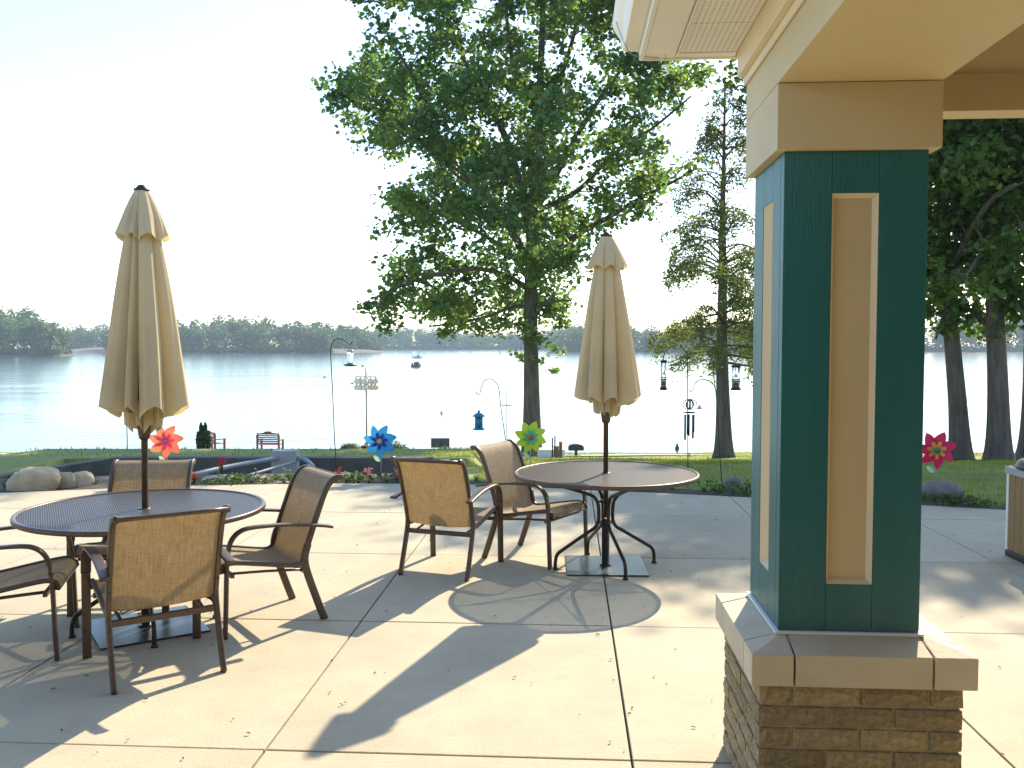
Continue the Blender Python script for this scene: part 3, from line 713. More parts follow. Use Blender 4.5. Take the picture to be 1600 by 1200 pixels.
# ================================================================ PINWHEELS
def petal_mesh(L, Wd, hook, cup):
    V = []; n = 9
    for i in range(n+1):
        s = i/n; wd = Wd*(sin(pi*min(1, s*.98+.02))**.75)*(1-.15*s)
        cx = hook*s*s
        for u in (-1, -.4, .3, 1):
            V.append((cx+u*wd/2, -cup*(u*.5+.5)*sin(pi*s), .015+s*L))
    return fast_mesh('petal', V, [[4*i+k, 4*i+k+1, 4*i+5+k, 4*i+4+k] for i in range(n) for k in range(3)], True)
def pinwheel(px, py, Y, dia, yaw, mo, mi, mc, label, npt, rot0, gz, leafside=-1):
    c = PT(px, py, Y); t = thing('pinwheel', label, 'pinwheel', (c.x, Y, gz), yaw, 'flower pinwheels'); h = c.z-gz; Rr = dia/2
    MB().tube([(0, .035, -.08), (.003, .035, h*.5), (0, .035, h)], .006, 8).build('stake', 'iron' if False else 'alu_pole', t, True)
    pm = petal_mesh(Rr*.98, Rr*.66, Rr*.30, .035); im = petal_mesh(Rr*.52, Rr*.24, Rr*.06, .012)
    pm.materials.append(M[mo]); im.materials.append(M[mi])
    for k in range(npt):
        a = rot0+2*pi*k/npt
        for me, y, da in ((pm, 0, 0), (im, -.02, .25)):
            o = bpy.data.objects.new('petal' if me is pm else 'inner_petal', me); COL.objects.link(o); o.parent = t
            o.location = (0, y, h); o.rotation_euler = (0, a+da, 0)
    m = MB(); V = []; n = 18
    m.lathe([(0, -.012), (Rr*.17, -.010), (Rr*.17, .01), (0, .012)], n)
    d = m.build('disc', mc, t, True); d.location = (0, -.038, h); d.rotation_euler.x = pi/2
    lf = petal_mesh(.11, .06, .0, .01); lo = obj('leaf', lf, 'p_leaf', t); lo.location = (0, .03, h-.27); lo.rotation_euler = (0, leafside*R(48), 0)
pinwheel(259, 689, 10.9, .40, R(8), 'p_orange', 'p_pink', 'p_ctr_violet', 'orange pinwheel with pink centre beside the umbrella pole', 7, .25, -.02)
pinwheel(594, 689, 11.1, .40, R(-4), 'p_blue', 'p_navy', 'p_tan', 'blue pinwheel flower in the bed before the wall', 7, .15, -.03)
pinwheel(829, 683, 11.0, .38, R(5), 'p_lime', 'p_aqua', 'p_ctr_orange', 'lime green pinwheel flower with orange centre', 8, .05, -.02)
pinwheel(1463, 703, 9.95, .40, R(-12), 'p_red', 'p_yellow', 'p_ctr_green', 'red pinwheel flower with yellow star behind the grey boulder', 7, .1, -.02)

# ================================================================ HOOKS AND FEEDERS
def hook(name, label, Y, paths, r=.006):
    base = paths[0][0]; b = PT(base[0], base[1], Y); t = thing(name, label, 'garden hook', (b.x, Y, b.z), 0, "shepherd hooks")
    for i, P in enumerate(paths):
        pts = [PT(x, y, Y)-b for x, y in P]
        if i == 0: pts = [pts[0]+Vector((0, 0, -.12))]+pts
        MB().tube(smooth_path(pts, 5), r if i == 0 else r*.85, 7).build('pole' if i == 0 else 'arm', 'iron', t, True)
    return t
hook('shepherd_hook', 'tall black hook holding the glass hummingbird feeder', 11.2, [[(527, 748), (523, 690), (520, 620), (517, 560), (517, 545), (521, 533), (530, 529), (540, 533), (547, 538), (551, 533)]])
hook('shepherd_hook', 'leaning black hook holding the blue feeder', 11.2, [[(795, 757), (790, 690), (783, 640), (779, 606), (772, 595), (764, 592), (756, 596), (752, 606), (750, 614), (746, 616), (743, 610)]])
hook('shepherd_hook', 'straight black hook with tube feeder arm by the two-chair umbrella', 10.6, [[(1075, 762), (1074.5, 650), (1074, 560), (1073, 549)], [(1073, 552), (1062, 540), (1050, 541), (1040, 549), (1037, 558), (1035, 562)], [(1073, 551), (1068, 545), (1063, 538)]])
hook('shepherd_hook', 'branching black hook in front of the cypress trunk holding the chime', 10.4, [[(1129, 770), (1125, 715), (1122, 660), (1119, 620), (1115, 580), (1117, 562), (1124, 557)],
     [(1121, 640), (1117, 606), (1108, 595), (1096, 593), (1087, 598), (1083, 608), (1079, 612), (1077, 607)], [(1119, 600), (1128, 566), (1138, 556), (1145, 562), (1150, 566), (1152, 560)]])
# hummingbird feeder
p = PT(547, 541, 11.2); t = thing('glass_feeder', 'clear glass nectar feeder with dark tray on the tall hook', 'bird feeder', p)
MB().tube([(0, 0, .0), (0, 0, -.045)], .002, 5).build('hanger', 'iron', t)
MB().lathe([(.03, -.045), (.045, -.05), (.045, -.062)], 14).build('cap', 'alu_pole', t, True)
MB().lathe([(.040, -.062), (.042, -.10), (.036, -.14), (.040, -.20), (.03, -.215)], 16).build('bottle', 'clear_glass', t, True)
MB().lathe([(.02, -.215), (.06, -.218), (.085, -.235), (.07, -.245), (.02, -.25)], 18).build('tray', 'bronze', t, True)
# blue feeder
p = PT(748, 616, 11.2); t = thing('blue_feeder', 'blue lantern bird feeder hanging from the leaning hook', 'bird feeder', p); u = 11.2/F
MB().tube([(0, 0, .0), (0, 0, -26*u)], .0015, 5).build('hanger', 'iron', t)
MB().lathe([(.0, -24*u), (2*u, -26*u), (2*u, -29*u), (.004, -29*u)], 12).build('knob', 'feeder_blue', t, True)
MB().lathe([(.004, -28*u), (5*u, -30*u), (10*u, -34*u), (10*u, -35*u), (.01, -34.5*u)], 20).build('roof', 'feeder_blue', t, True)
MB().lathe([(5.5*u, -34.5*u), (5.5*u, -53*u)], 16).build('body', 'feeder_blue', t, True)
for k in range(6): MB().tube([(5.8*u*cos(k*pi/3), 5.8*u*sin(k*pi/3), -34.6*u), (5.8*u*cos(k*pi/3), 5.8*u*sin(k*pi/3), -53*u)], .0035, 5).build('bar', 'feeder_blue', t)
MB().lathe([(.01, -53*u), (9.5*u, -53.5*u), (9.5*u, -55*u), (8*u, -56*u), (.01, -56*u)], 20).build('tray', 'feeder_blue', t, True)
def tube_feeder(px, py, Y, hpx, wpx, label):
    u = Y/F; p = PT(px, py, Y); t = thing('tube_feeder', label, 'bird feeder', p); h = hpx*u; r = wpx*u/2
    MB().tube([(0, 0, .02), (0, 0, -.05*h)], .002, 5).build('hanger', 'iron', t)
    MB().lathe([(.003, -.03*h), (r*1.1, -.07*h), (r*1.1, -.12*h), (.003, -.12*h)], 14).build('cap', 'iron', t, True)
    MB().lathe([(r*.8, -.12*h), (r*.8, -.92*h)], 14).build('tube', 'clear_glass', t, True)
    for k in range(4): MB().tube([(r*cos(k*pi/2+.7), r*sin(k*pi/2+.7), -.1*h), (r*cos(k*pi/2+.7), r*sin(k*pi/2+.7), -.95*h)], .0025, 5).build('rod', 'iron', t)
    for z in (-.58*h, -.64*h): MB().lathe([(.003, z), (r, z), (r, z-.02*h), (.003, z-.02*h)], 14).build('band', 'iron', t, True)
    MB().tube([(-2.0*r, 0, -.68*h), (2.0*r, 0, -.68*h)], .003, 5).build('perch', 'iron', t)
    MB().lathe([(.4*r, -.70*h), (.8*r, -.78*h), (.4*r, -.86*h)], 12).build('port', 'iron', t, True)
    MB().tube([(-1.8*r, 0, -.95*h), (1.8*r, 0, -.95*h)], .003, 5).build('perch', 'iron', t)
    MB().lathe([(.003, -.88*h), (r*1.1, -.90*h), (r*1.1, -.99*h), (.003, -1.0*h)], 14).build('base', 'iron', t, True)
tube_feeder(1037, 560, 10.6, 50, 10, 'slim clear tube feeder hanging from the straight hook')
tube_feeder(1150, 568, 10.4, 42, 14, 'tube feeder hanging in front of the cypress foliage')
# wind chime
Y = 10.4; u = Y/F; p = PT(1078, 612, Y); t = thing('wind_chime', 'wind chime with oval copper ring and dark tubes', 'wind chime', p)
MB().tube([(0, 0, 0), (0, 0, -12*u)], .0015, 5).build('cord', 'iron', t)
for i, (ra, rb_, mm) in enumerate(((11, 8, 'copper'), (10.5, 6.5, 'iron'), (8, 7.5, 'iron'), (6, 7, 'iron'))):
    an = i*.75; P = [(ra*u*cos(a)*cos(an), ra*u*cos(a)*sin(an), -20*u+rb_*u*sin(a)) for a in np.linspace(0, 2*pi, 25)]
    MB().sweep(P, rrect(.014, .005, .002), None, False).build('ring', mm, t, True)
MB().lathe([(.004, -31*u), (9*u, -32*u), (9*u, -33.5*u), (.004, -33.5*u)], 16).build('top_disc', 'iron', t, True)
for k in range(5):
    a = k*2*pi/5+.3; l = (28, 34, 40, 31, 37)[k]
    MB().tube([(7*u*cos(a), 7*u*sin(a), -36*u), (7*u*cos(a), 7*u*sin(a), -(36+l)*u)], 1.6*u, 8).build('chime_tube', 'iron', t, True)
MB().tube([(0, 0, -33*u), (0, 0, -98*u)], .0015, 5).build('cord', 'iron', t)
MB().box(-.004, .004, -.014, .014, -103*u, -97*u).build('sail', 'copper', t)
p = PT(1093, 632, 10.5); bl = MB().lathe([(.002, .05), (.002, .0), (.012, -.01), (.03, -.04), (.034, -.055), (.0, -.05)], 12).build('small_bell', 'gourd_white', None, True, loc=p); tag(bl, 'small pale bell hanging beside the wind chime', 'bell')
tag(MB().tube([p+Vector((0, 0, .05)), p+Vector((-.012, -.05, .25))], .0012, 4).build('bell_cord', 'iron', bl), None) if False else None

# ================================================================ LAWN THINGS
def ground_at(px, Y):
    x = PT(px, 700, Y).x; return Vector((x, Y, lawn_z(x, Y)))
# gourd rack
p = ground_at(573, 36); t = thing('gourd_rack', 'white gourd birdhouses in two tiers on a tall pole', 'birdhouse pole', p); zt_ = PT(573, 575, 36).z-p.z; u = 36/F
MB().tube([(0, 0, -.2), (0, 0, zt_)], .035, 8).build('pole', 'alu_pole', t, True)
MB().box(-.08, .08, -.08, .08, 0, .5).build('pole_guard', 'alu_pole', t, bevel=.01)
gm = MB().lathe([(.004, .16), (.03, .13), (.045, .08), (.10, .03), (.125, -.03), (.11, -.10), (.06, -.14), (.0, -.15)], 12)
gme = fast_mesh('gourd', gm.v, gm.f, True); gme.materials.append(M['gourd_white'])
for zz in (PT(573, 594, 36).z-p.z, PT(573, 604, 36).z-p.z):
    MB().box(-.42, .42, -.012, .012, zz+.13, zz+.155).build('arm', 'alu_pole', t); MB().box(-.012, .012, -.42, .42, zz+.156, zz+.18).build('arm', 'alu_pole', t)
    for dx, dy in ((-.38, 0), (-.19, 0), (.19, 0), (.38, 0), (0, -.38), (0, .38), (-.22, -.22), (.22, .22)):
        o = bpy.data.objects.new('gourd', gme); COL.objects.link(o); o.parent = t; o.location = (dx, dy, zz); o.rotation_euler = (random.uniform(-.3, .3), random.uniform(-.4, .4), 0)
p = ground_at(792, 40); t = thing('perch_pole', 'thin pole with a short crossbar beside the leaning hook', 'pole', p)
MB().tube([(0, 0, -.2), (0, 0, PT(792, 607, 40).z-p.z)], .022, 6).build('pole', 'alu_pole', t, True)
MB().box(-.24, .24, -.03, .03, PT(792, 633, 40).z-p.z-.03, PT(792, 633, 40).z-p.z+.02).build('crossbar', 'alu_pole', t)
p = ground_at(199, 43); t = MB().tube([(0, 0, -.2), (0, 0, PT(199, 655, 43).z-p.z)], .03, 6).build('shore_pole', 'alu_pole', None, True, loc=p); tag(t, 'plain thin pole on the shore behind the four-chair umbrella', 'pole')
# benches
def bench(name, px, Y, yaw, Wb, label):
    t = thing(name, label, 'bench', ground_at(px, Y)+Vector((0, 0, .0)), yaw, 'wooden benches')
    for sx in (-1, 1):
        MB().box(sx*Wb/2-.04, sx*Wb/2+.04, -.04, .04, 0, .88).build('leg', 'wood_red', t, bevel=.006)
        MB().box(sx*Wb/2-.04, sx*Wb/2+.04, .46, .54, 0, .60).build('leg', 'wood_red', t, bevel=.006)
        MB().box(sx*Wb/2-.05, sx*Wb/2+.05, .04, .58, .601, .64).build('armrest', 'wood_red', t, bevel=.006)
    for k in range(6): MB().box(-Wb/2+.04, Wb/2-.04, .05+.08*k, .115+.08*k, .40, .425).build('seat_slat', 'wood_red', t)
    for k in range(5): MB().box(-Wb/2+.04, Wb/2-.04, -.015, .015, .46+.085*k, .515+.085*k).build('back_slat', 'wood_red', t)
    V = []; n = 24
    for i in range(n+1):
        s = -1+2*i/n; V += [(s*Wb/2, y, z) for y in (-.03, .03) for z in (.88, .93+.09*max(0, 1-(s/.35)**2)**.5+.03*abs(sin(4*s)))]
    Fc = []
    for i in range(n):
        a, b = 4*i, 4*i+4; Fc += [[a, b, b+1, a+1], [a+1, b+1, b+3, a+3], [a+3, b+3, b+2, a+2], [a, a+2, b+2, b]]
    MB().add(V, Fc).build('crest_rail', 'wood_red', t)
bench('garden_bench', 419, 40, R(-6), 1.0, 'wooden bench facing the lake, next to the concrete block')
bench('garden_bench', 326, 41, R(-38), 1.0, 'wooden bench partly hidden by the small evergreen')
# sign, grill, box, posts, lamp
p = ground_at(688, 35); t = thing('lake_sign', 'dark sign panel on a short post, back to the lake', 'sign', p); zc = PT(688, 692, 35).z-p.z; k = 35/F
MB().box(-.03, .03, .02, .06, -.2, zc-.05).build('post', 'iron', t); MB().box(-14.5*k, 14.5*k, -.015, .018, zc-7.5*k, zc+7.5*k).build('panel', 'sign_back', t, bevel=.005)
for x0 in (-14.5, 13.5): MB().box(x0*k, (x0+1)*k, -.03, -.016, zc-7.5*k, zc+7.5*k).build('frame', 'iron', t)
MB().box(-.5*k, .5*k, -.03, -.016, zc-7.5*k, zc+7.5*k).build('frame', 'iron', t)
p = ground_at(900, 33); t = thing('park_grill', 'dark green mailbox-like box on a wooden post', 'box', p); zc = PT(900, 698, 33).z-p.z; k = 33/F
MB().box(-.055, .055, -.055, .055, -.2, zc-6*k).build('post', 'wood_post', t)
V = [(x*k, y, zc-5.5*k+z) for y in (-.16, .16) for x, z in [(-12, 0), (12, 0)]+[(12*cos(a), 5.5*k+5*k*sin(a)) for a in np.linspace(0, pi, 9)]]; n = len(V)//2
MB().add(V, [list(range(n)), list(range(n, 2*n))[::-1]]+[[i, n+i, n+(i+1) % n, (i+1) % n] for i in range(n)]).build('box', 'dark_green_metal', t)
p = ground_at(861, 31); t = thing('storage_box', 'pale white storage box by the maple trunk', 'box', p); k = 31/F; zt_ = PT(861, 701, 31).z-p.z
MB().box(-21*k, 21*k, -.3, .3, 0, zt_-.05).build('body', 'white_plastic', t, bevel=.02); MB().box(-22*k, 22*k, -.32, .32, zt_-.05, zt_).build('lid', 'white_plastic', t, bevel=.015)
for px, top, wd, mt, lab in ((863, 684, 2.2, 'iron', 'thin dark post before the white box'), (867, 681, 2, 'iron', 'tallest thin dark post before the white box'), (869, 697, 8, 'wood_post', 'thick short wooden post before the white box'), (876, 693, 5, 'wood_post', 'narrow wooden post with an orange cap')):
    Yp = 30; p = ground_at(px, Yp); k = Yp/F; zt_ = PT(px, top, Yp).z-p.z
    t = thing('garden_post', lab, 'post', p); MB().box(-wd*k/2, wd*k/2, -wd*k/2, wd*k/2, -.2, zt_).build('shaft', mt, t, bevel=.005)
    if 'orange' in lab: MB().box(-wd*k/2-.01, wd*k/2+.01, -.05, .05, zt_+.001, zt_+.07).build('cap', 'orange', t, bevel=.01)
p = ground_at(695, 33.6); t = thing('path_lamp', 'small dark lamp box beside the footpath under the sign', 'lamp', p)
MB().box(-.03, .03, -.03, .03, -.1, .08).build('foot', 'iron', t); MB().box(-.085, .085, -.07, .07, .08, .26).build('housing', 'black_plastic', t, bevel=.01); MB().box(-.05, .05, -.074, -.071, .11, .22).build('lens', 'alu_pole', t)

# ================================================================ FOLIAGE TOOLS
def leaf_mesh(name, C, size, seed, up=.35, aspect=.75, fold=.25, droop=0.0):
    """C (n,3) leaf positions; six-point folded leaves"""
    rng = np.random.default_rng(seed); n = len(C); C = np.asarray(C, dtype=np.float64)
    nrm = rng.normal(size=(n, 3)); nrm[:, 2] = np.abs(nrm[:, 2])+up; nrm /= np.linalg.norm(nrm, axis=1)[:, None]
    a = rng.normal(size=(n, 3)); a[:, 2] -= droop; a -= nrm*np.sum(a*nrm, axis=1)[:, None]; a /= np.linalg.norm(a, axis=1)[:, None]
    b = np.cross(nrm, a); s = (size*rng.uniform(.45, 1.4, n))[:, None]
    lift = nrm*s*fold*.5
    p0 = C-a*s*.5; p3 = C+a*s*.5
    p1 = C-a*s*.15+b*s*aspect*.5+lift; p2 = C+a*s*.22+b*s*aspect*.36+lift
    p5 = C-a*s*.15-b*s*aspect*.5+lift; p4 = C+a*s*.22-b*s*aspect*.36+lift
    V = np.stack([p0, p1, p2, p3, p4, p5], axis=1).reshape(-1, 3)
    base = np.arange(n)[:, None]*6
    Fc = np.concatenate([base+np.array([[0, 1, 2, 3]]), base+np.array([[0, 3, 4, 5]])], axis=1).reshape(-1, 4)
    return fast_mesh(name, V, Fc)
def card_mesh(name, C, size, seed, up=.3):
    rng = np.random.default_rng(seed); n = len(C); C = np.asarray(C)
    nrm = rng.normal(size=(n, 3)); nrm[:, 2] = np.abs(nrm[:, 2])+up; nrm /= np.linalg.norm(nrm, axis=1)[:, None]
    a = rng.normal(size=(n, 3)); a -= nrm*np.sum(a*nrm, axis=1)[:, None]; a /= np.linalg.norm(a, axis=1)[:, None]; b = np.cross(nrm, a)
    s = (size*rng.uniform(.6, 1.3, n))[:, None]
    V = np.stack([C-a*s*.5, C+b*s*.4, C+a*s*.5, C-b*s*.4], axis=1).reshape(-1, 3)
    return fast_mesh(name, V, np.arange(4*n).reshape(-1, 4))
def inside(P, x, y):
    r = False; n = len(P)
    for i in range(n):
        (x0, y0), (x1, y1) = P[i], P[(i+1) % n]
        if (y0 > y) != (y1 > y) and x < (x1-x0)*(y-y0)/(y1-y0)+x0: r = not r
    return r
def bark_tube(mb, P, r0, r1, n=10):
    P = smooth_path(P, 4); L = len(P); mb.taper(P, [r0+(r1-r0)*(i/(L-1)) for i in range(L)], n)
def trunk_with_flare(mb, P, r0, r1, n=14):
    P = smooth_path(P, 6); L = len(P); rad = []
    for i in range(L):
        s = i/(L-1); rad.append((r0+(r1-r0)*s)*(1+.55*math.exp(-s*14)))
    mb.taper(P, rad, n)

def clump_crown(limbs, centres, radii, per, rng, twig_r=.03, mb=None, keepz=None):
    """leaves round each clump centre; a twig from the closest limb point to each clump"""
    out = []; LP = [(p, r) for P, r in limbs for p in P]
    LA = np.array([p[:] for p, _ in LP])
    order = sorted(range(len(centres)), key=lambda q: np.linalg.norm(LA-np.array(centres[q]), axis=1).min())
    for qi in order:
        c, rad = centres[qi], radii[qi]
        c = np.array(c); i = np.argmin(np.linalg.norm(LA-c, axis=1)+.6*np.maximum(0, LA[:, 2]-c[2])); a = Vector(LA[i]); b = Vector(c)
        mid = (a+b)/2+Vector((0, 0, .12*(b-a).length))+Vector(rng.normal(size=3)*.08*(b-a).length)
        if mb is not None: bark_tube(mb, [a, mid, b], min(LP[i][1]*.6, twig_r*1.6), .008, 5)
        LA = np.vstack([LA, c]); LP.append((b, LP[i][1]*.6))
        n = int(per*rad*rad); sub = max(3, int(rad*6)); sc = rng.normal(size=(sub, 3)); sc /= np.linalg.norm(sc, axis=1)[:, None]
        sc = c+sc*rad*rng.uniform(.25, .95, (sub, 1))*np.array([1, 1, .75])
        if mb is not None:
            for q in sc[::2]: mb.tube([b, (b+Vector(q))/2+Vector((0, 0, .05)), Vector(q)], .008, 3)
        k = rng.integers(0, sub, n); d = rng.normal(size=(n, 3))*rad*.34
        d[:, 2] *= .7; out.append(sc[k]+d)
    return np.concatenate(out)

# ---------------------------------------------------------------- maple
MY = 32.0; mb0 = ground_at(831, MY)
maple = thing('maple_tree', 'big spreading maple tree on the lawn before the lake', 'tree', mb0)
def MP(x, y, dy=0): return PT(x, y, MY+dy)-mb0
mb = MB()
trunkP = [MP(831, 722), MP(831, 650), MP(830, 560), MP(829, 470), MP(830, 400), MP(833, 330), MP(838, 260), MP(842, 180), MP(846, 80), MP(850, -40), MP(856, -170)]
trunk_with_flare(mb, trunkP, .30, .07, 16)
limbs_px = [([(829, 420), (800, 360), (765, 310), (720, 275), (660, 225), (600, 170), (545, 130)], -1.5, .16), ([(831, 380), (815, 300), (790, 215), (755, 150), (720, 80), (690, 0), (670, -90)], 1.5, .17),
            ([(833, 430), (868, 395), (905, 365), (950, 340), (1000, 310), (1050, 285), (1090, 262)], -1.0, .15), ([(835, 330), (870, 270), (900, 215), (940, 150), (985, 90), (1030, 30)], 2.0, .15),
            ([(840, 250), (838, 170), (800, 90), (790, 0), (780, -120)], -2.5, .12), ([(842, 200), (880, 110), (905, 20), (930, -100)], -2, .11), ([(829, 455), (790, 430), (740, 420), (680, 430), (620, 450), (590, 480)], -2.5, .11),
            ([(829, 440), (800, 400), (760, 370), (700, 340), (640, 320), (600, 320)], 2.5, .11), ([(830, 490), (850, 475), (872, 470), (892, 470)], -1.2, .06), ([(829, 480), (800, 480), (760, 495), (710, 505), (670, 510)], 1.5, .08),
            ([(836, 330), (900, 300), (960, 240), (1020, 200), (1080, 150)], -2.5, .11), ([(832, 360), (780, 330), (700, 240), (640, 110), (600, 60)], -3.5, .11)]
limbs = [(smooth_path([p for p in trunkP[3:]], 3), .12)]
for P, dep, r0 in limbs_px:
    n = len(P); pts = [MP(x, y, dep*(i/(n-1))**1.1) for i, (x, y) in enumerate(P)]; bark_tube(mb, pts, r0, .03, 8); limbs.append((smooth_path(pts[1:], 3), r0*.5))
outline = [(560, -20), (520, 35), (512, 110), (500, 150), (512, 195), (540, 240), (592, 250), (604, 300), (588, 350), (610, 395), (580, 440), (566, 470), (582, 515), (622, 522), (660, 505), (690, 528), (745, 530), (800, 540), (850, 545),
           (885, 530), (905, 480), (893, 430), (925, 395), (990, 358), (1045, 330), (1040, 285), (1090, 250), (1062, 190), (1108, 150), (1118, 100), (1090, 20), (1060, -90), (990, -190), (900, -260), (800, -270), (690, -230), (610, -130)]
rng = np.random.default_rng(21); cen = []; rad = []
tries = 0
while len(cen) < 400 and tries < 40000:
    tries += 1; x = rng.uniform(495, 1120); y = rng.uniform(-270, 545)
    r = rng.uniform(.45, 1.0); rp = r*F/MY
    if not all(inside(outline, x+rp*.75*cos(a), y+rp*.65*sin(a)) for a in np.linspace(0, 2*pi, 9)): continue
    hx = 1-((x-815)/330)**2; dmax = 5.2*sqrt(max(.05, hx))*(.55 if y > 400 else 1)
    dy = rng.uniform(-1, 1)*dmax; c = MP(x, y, dy)
    if any((Vector(c)-Vector(q)).length < .38*(r+rr) for q, rr in zip(cen, rad)): continue
    # sky windows left open as in the photograph
    if any(((x-hx_)/a_)**2+((y-hy_)/b_)**2 < 1 for hx_, hy_, a_, b_ in ((905, 95, 34, 26), (600, 55, 30, 24), (905, 275, 34, 22), (720, 385, 26, 16), (640, 380, 22, 18), (955, 290, 22, 16), (640, 470, 20, 14))): continue
    cen.append(c); rad.append(r)
for x, y, dy, r in ((845, 562, -.4, .3), (862, 580, -.5, .22), (812, 556, .3, .35), (870, 545, .2, .35), (1010, 280, -1, .6), (1080, 260, -1, .5), (525, 140, -1, .6), (575, 475, -2, .45), (610, 505, -2, .5), (700, 520, 0, .5), (880, 500, 0, .45), (1095, 130, -1.5, .6)):
    cen.append(MP(x, y, dy)); rad.append(r)
C = clump_crown(limbs, cen, rad, 320, rng, .03, mb)
mb.build('trunk', 'bark', maple, True)
obj('crown', leaf_mesh('crown', C, .19, 3), 'leaf_maple', maple)

# ---------------------------------------------------------------- bald cypress
CYY = 28.0; cb = ground_at(1131, CYY); cyp = thing('cypress_tree', 'slender cypress tree with feathery sparse branches beside the column', 'tree', cb)
def CP(x, y, dy=0): return PT(x, y, CYY+dy)-cb
mb = MB(); tp = [CP(1131, 716), CP(1130, 640), CP(1128, 540), CP(1129, 440), CP(1129, 340), CP(1131, 250), CP(1133, 120)]
trunk_with_flare(mb, tp, .25, .018, 14); rng = np.random.default_rng(5); pts = []; SP = smooth_path(tp, 8)
H0, H1 = CP(1130, 575).z, CP(1133, 125).z
for k in range(120):
    s = rng.uniform(0, 1)**.9; z = H0+(H1-H0)*s; base = min(SP, key=lambda q: abs(q.z-z)); az = rng.uniform(0, 2*pi)
    L = (2.55*(1-s)**.75+.28)*rng.uniform(.65, 1.1); d = Vector((cos(az), sin(az), 0)); rise = rng.uniform(.1, .5)*L if s > .35 else rng.uniform(-.15, .3)*L
    P = [base, base+d*L*.35+Vector((0, 0, rise*.7+.04)), base+d*L*.7+Vector((0, 0, rise*.8-.03*L)), base+d*L+Vector((0, 0, rise*.6-.14*L))]
    bark_tube(mb, P, .035*(1-s)+.012, .006, 5); Q = np.array([q[:] for q in smooth_path(P, 6)])
    nl = int(210*L*(.50 if s > .55 else .85 if s > .3 else 1.25)); t_ = rng.uniform(.28, 1, nl)**.8; i0 = np.clip((t_*(len(Q)-1)).astype(int), 0, len(Q)-2); fr = (t_*(len(Q)-1)-i0)[:, None]
    c = Q[i0]*(1-fr)+Q[i0+1]*fr; side = np.array([-sin(az), cos(az), 0]); wd = (.40*(1-.5*t_))[:, None]*min(1, L/1.3)
    c = c+side*rng.normal(size=(nl, 1))*wd*.7+np.array([0, 0, 1])*(-np.abs(rng.normal(size=(nl, 1)))*.27*min(1, L)+.07*rng.normal(size=(nl, 1))+.05); pts.append(c)
mb.build('trunk', 'bark', cyp, True); obj('crown', leaf_mesh('crown', np.concatenate(pts), .105, 9, up=.2, aspect=.38, fold=.2, droop=.5), 'leaf_cypress', cyp)

# ---------------------------------------------------------------- right-hand shade trees
def shade_tree(px, Y, lean, r0, Ht, cz0, cr, seed, label, per=330, nclump=115, fork=None, droopers=()):
    b = ground_at(px, Y); t = thing('shade_tree', label, 'tree', b, 0, 'shade trees by the column'); rng = np.random.default_rng(seed); mb = MB()
    top = Vector((lean[0]*Ht, lean[1]*Ht, Ht)); P = [Vector((0, 0, -.1)), top*.12+Vector((.03, 0, 0)), top*.35, top*.6+Vector((.2, .1, 0)), top*.85]
    trunk_with_flare(mb, P, r0, r0*.2, 16); limbs = [(smooth_path(P[2:], 4), r0*.4)]
    cc = top*.66
    for k in range(11):
        s = rng.uniform(.30, .8); a = P[0].lerp(top, s); az = k*2.4+rng.uniform(-.4, .4); L = cr*rng.uniform(.7, 1.0); d = Vector((cos(az), sin(az), 0))
        Q = [a, a+d*L*.35+Vector((0, 0, L*.22)), a+d*L*.7+Vector((0, 0, L*.36)), a+d*L+Vector((0, 0, L*.38))]; bark_tube(mb, Q, r0*.34, .03, 7); limbs.append((smooth_path(Q, 4), r0*.2))
    for Q in droopers:
        Q = [q-b for q in Q]; bark_tube(mb, Q, r0*.30, .03, 7); limbs.append((smooth_path(Q, 4), r0*.15))
    cen = []; rad = []; hz = (Ht-cz0)/2; zc = cz0+hz
    while len(cen) < nclump:
        q = rng.normal(size=3); q /= np.linalg.norm(q); q = q*rng.uniform(.3, 1)**.5; r = rng.uniform(.55, 1.15)
        cen.append(Vector((top.x*.7+q[0]*cr, top.y*.7+q[1]*cr, zc+q[2]*hz))); rad.append(r)
    for Q in droopers:
        for q in smooth_path([q-b for q in Q], 4)[3:]:
            cen.append(q+Vector(rng.normal(size=3)*.35)); rad.append(rng.uniform(.35, .6))
    C = clump_crown(limbs, cen, rad, per, rng, .03, mb); mb.build('trunk', 'bark', t, True); obj('crown', leaf_mesh('crown', C, .185, seed+1), 'leaf_dark', t)
    return t
def low(px0, py0, px1, py1, Y, dy=0):
    return [PT(px0, py0, Y), PT((px0+px1)/2, (py0+py1)/2-8, Y+dy*.5), PT(px1, py1, Y+dy)]
shade_tree(1502, 25.0, (-.10, 0), .29, 15.6, 5.0, 4.9, 31, 'straight-trunked shade tree just beyond the red pinwheel', droopers=(low(1492, 420, 1452, 470, 25, -1), low(1490, 380, 1420, 440, 25, 1), low(1500, 400, 1560, 440, 25, -1.5), low(1500, 330, 1450, 360, 25, -2), low(1498, 440, 1462, 530, 25, -.6), low(1500, 300, 1540, 350, 25, -2), low(1502, 430, 1540, 500, 25, .8)))
shade_tree(1561, 24.0, (-.05, 0), .32, 15.8, 5.0, 4.6, 41, 'thickest shade tree with flared roots in the mulch', droopers=(low(1552, 520, 1500, 478, 24, 1), low(1570, 400, 1640, 470, 24, 0), low(1555, 380, 1510, 430, 24, -2), low(1560, 420, 1600, 500, 24, -1), low(1560, 300, 1600, 360, 24, -2), low(1562, 330, 1530, 390, 24, 1.5)))
shade_tree(1612, 26.0, (.0, .02), .36, 15, 5.5, 4.2, 51, 'leaning shade tree at the back of the mulch bed', nclump=80)

shade_tree(1365, 26.0, (-.03, .0), .30, 15.7, 9.6, 4.5, 61, 'tall shade tree behind the green column', nclump=110)
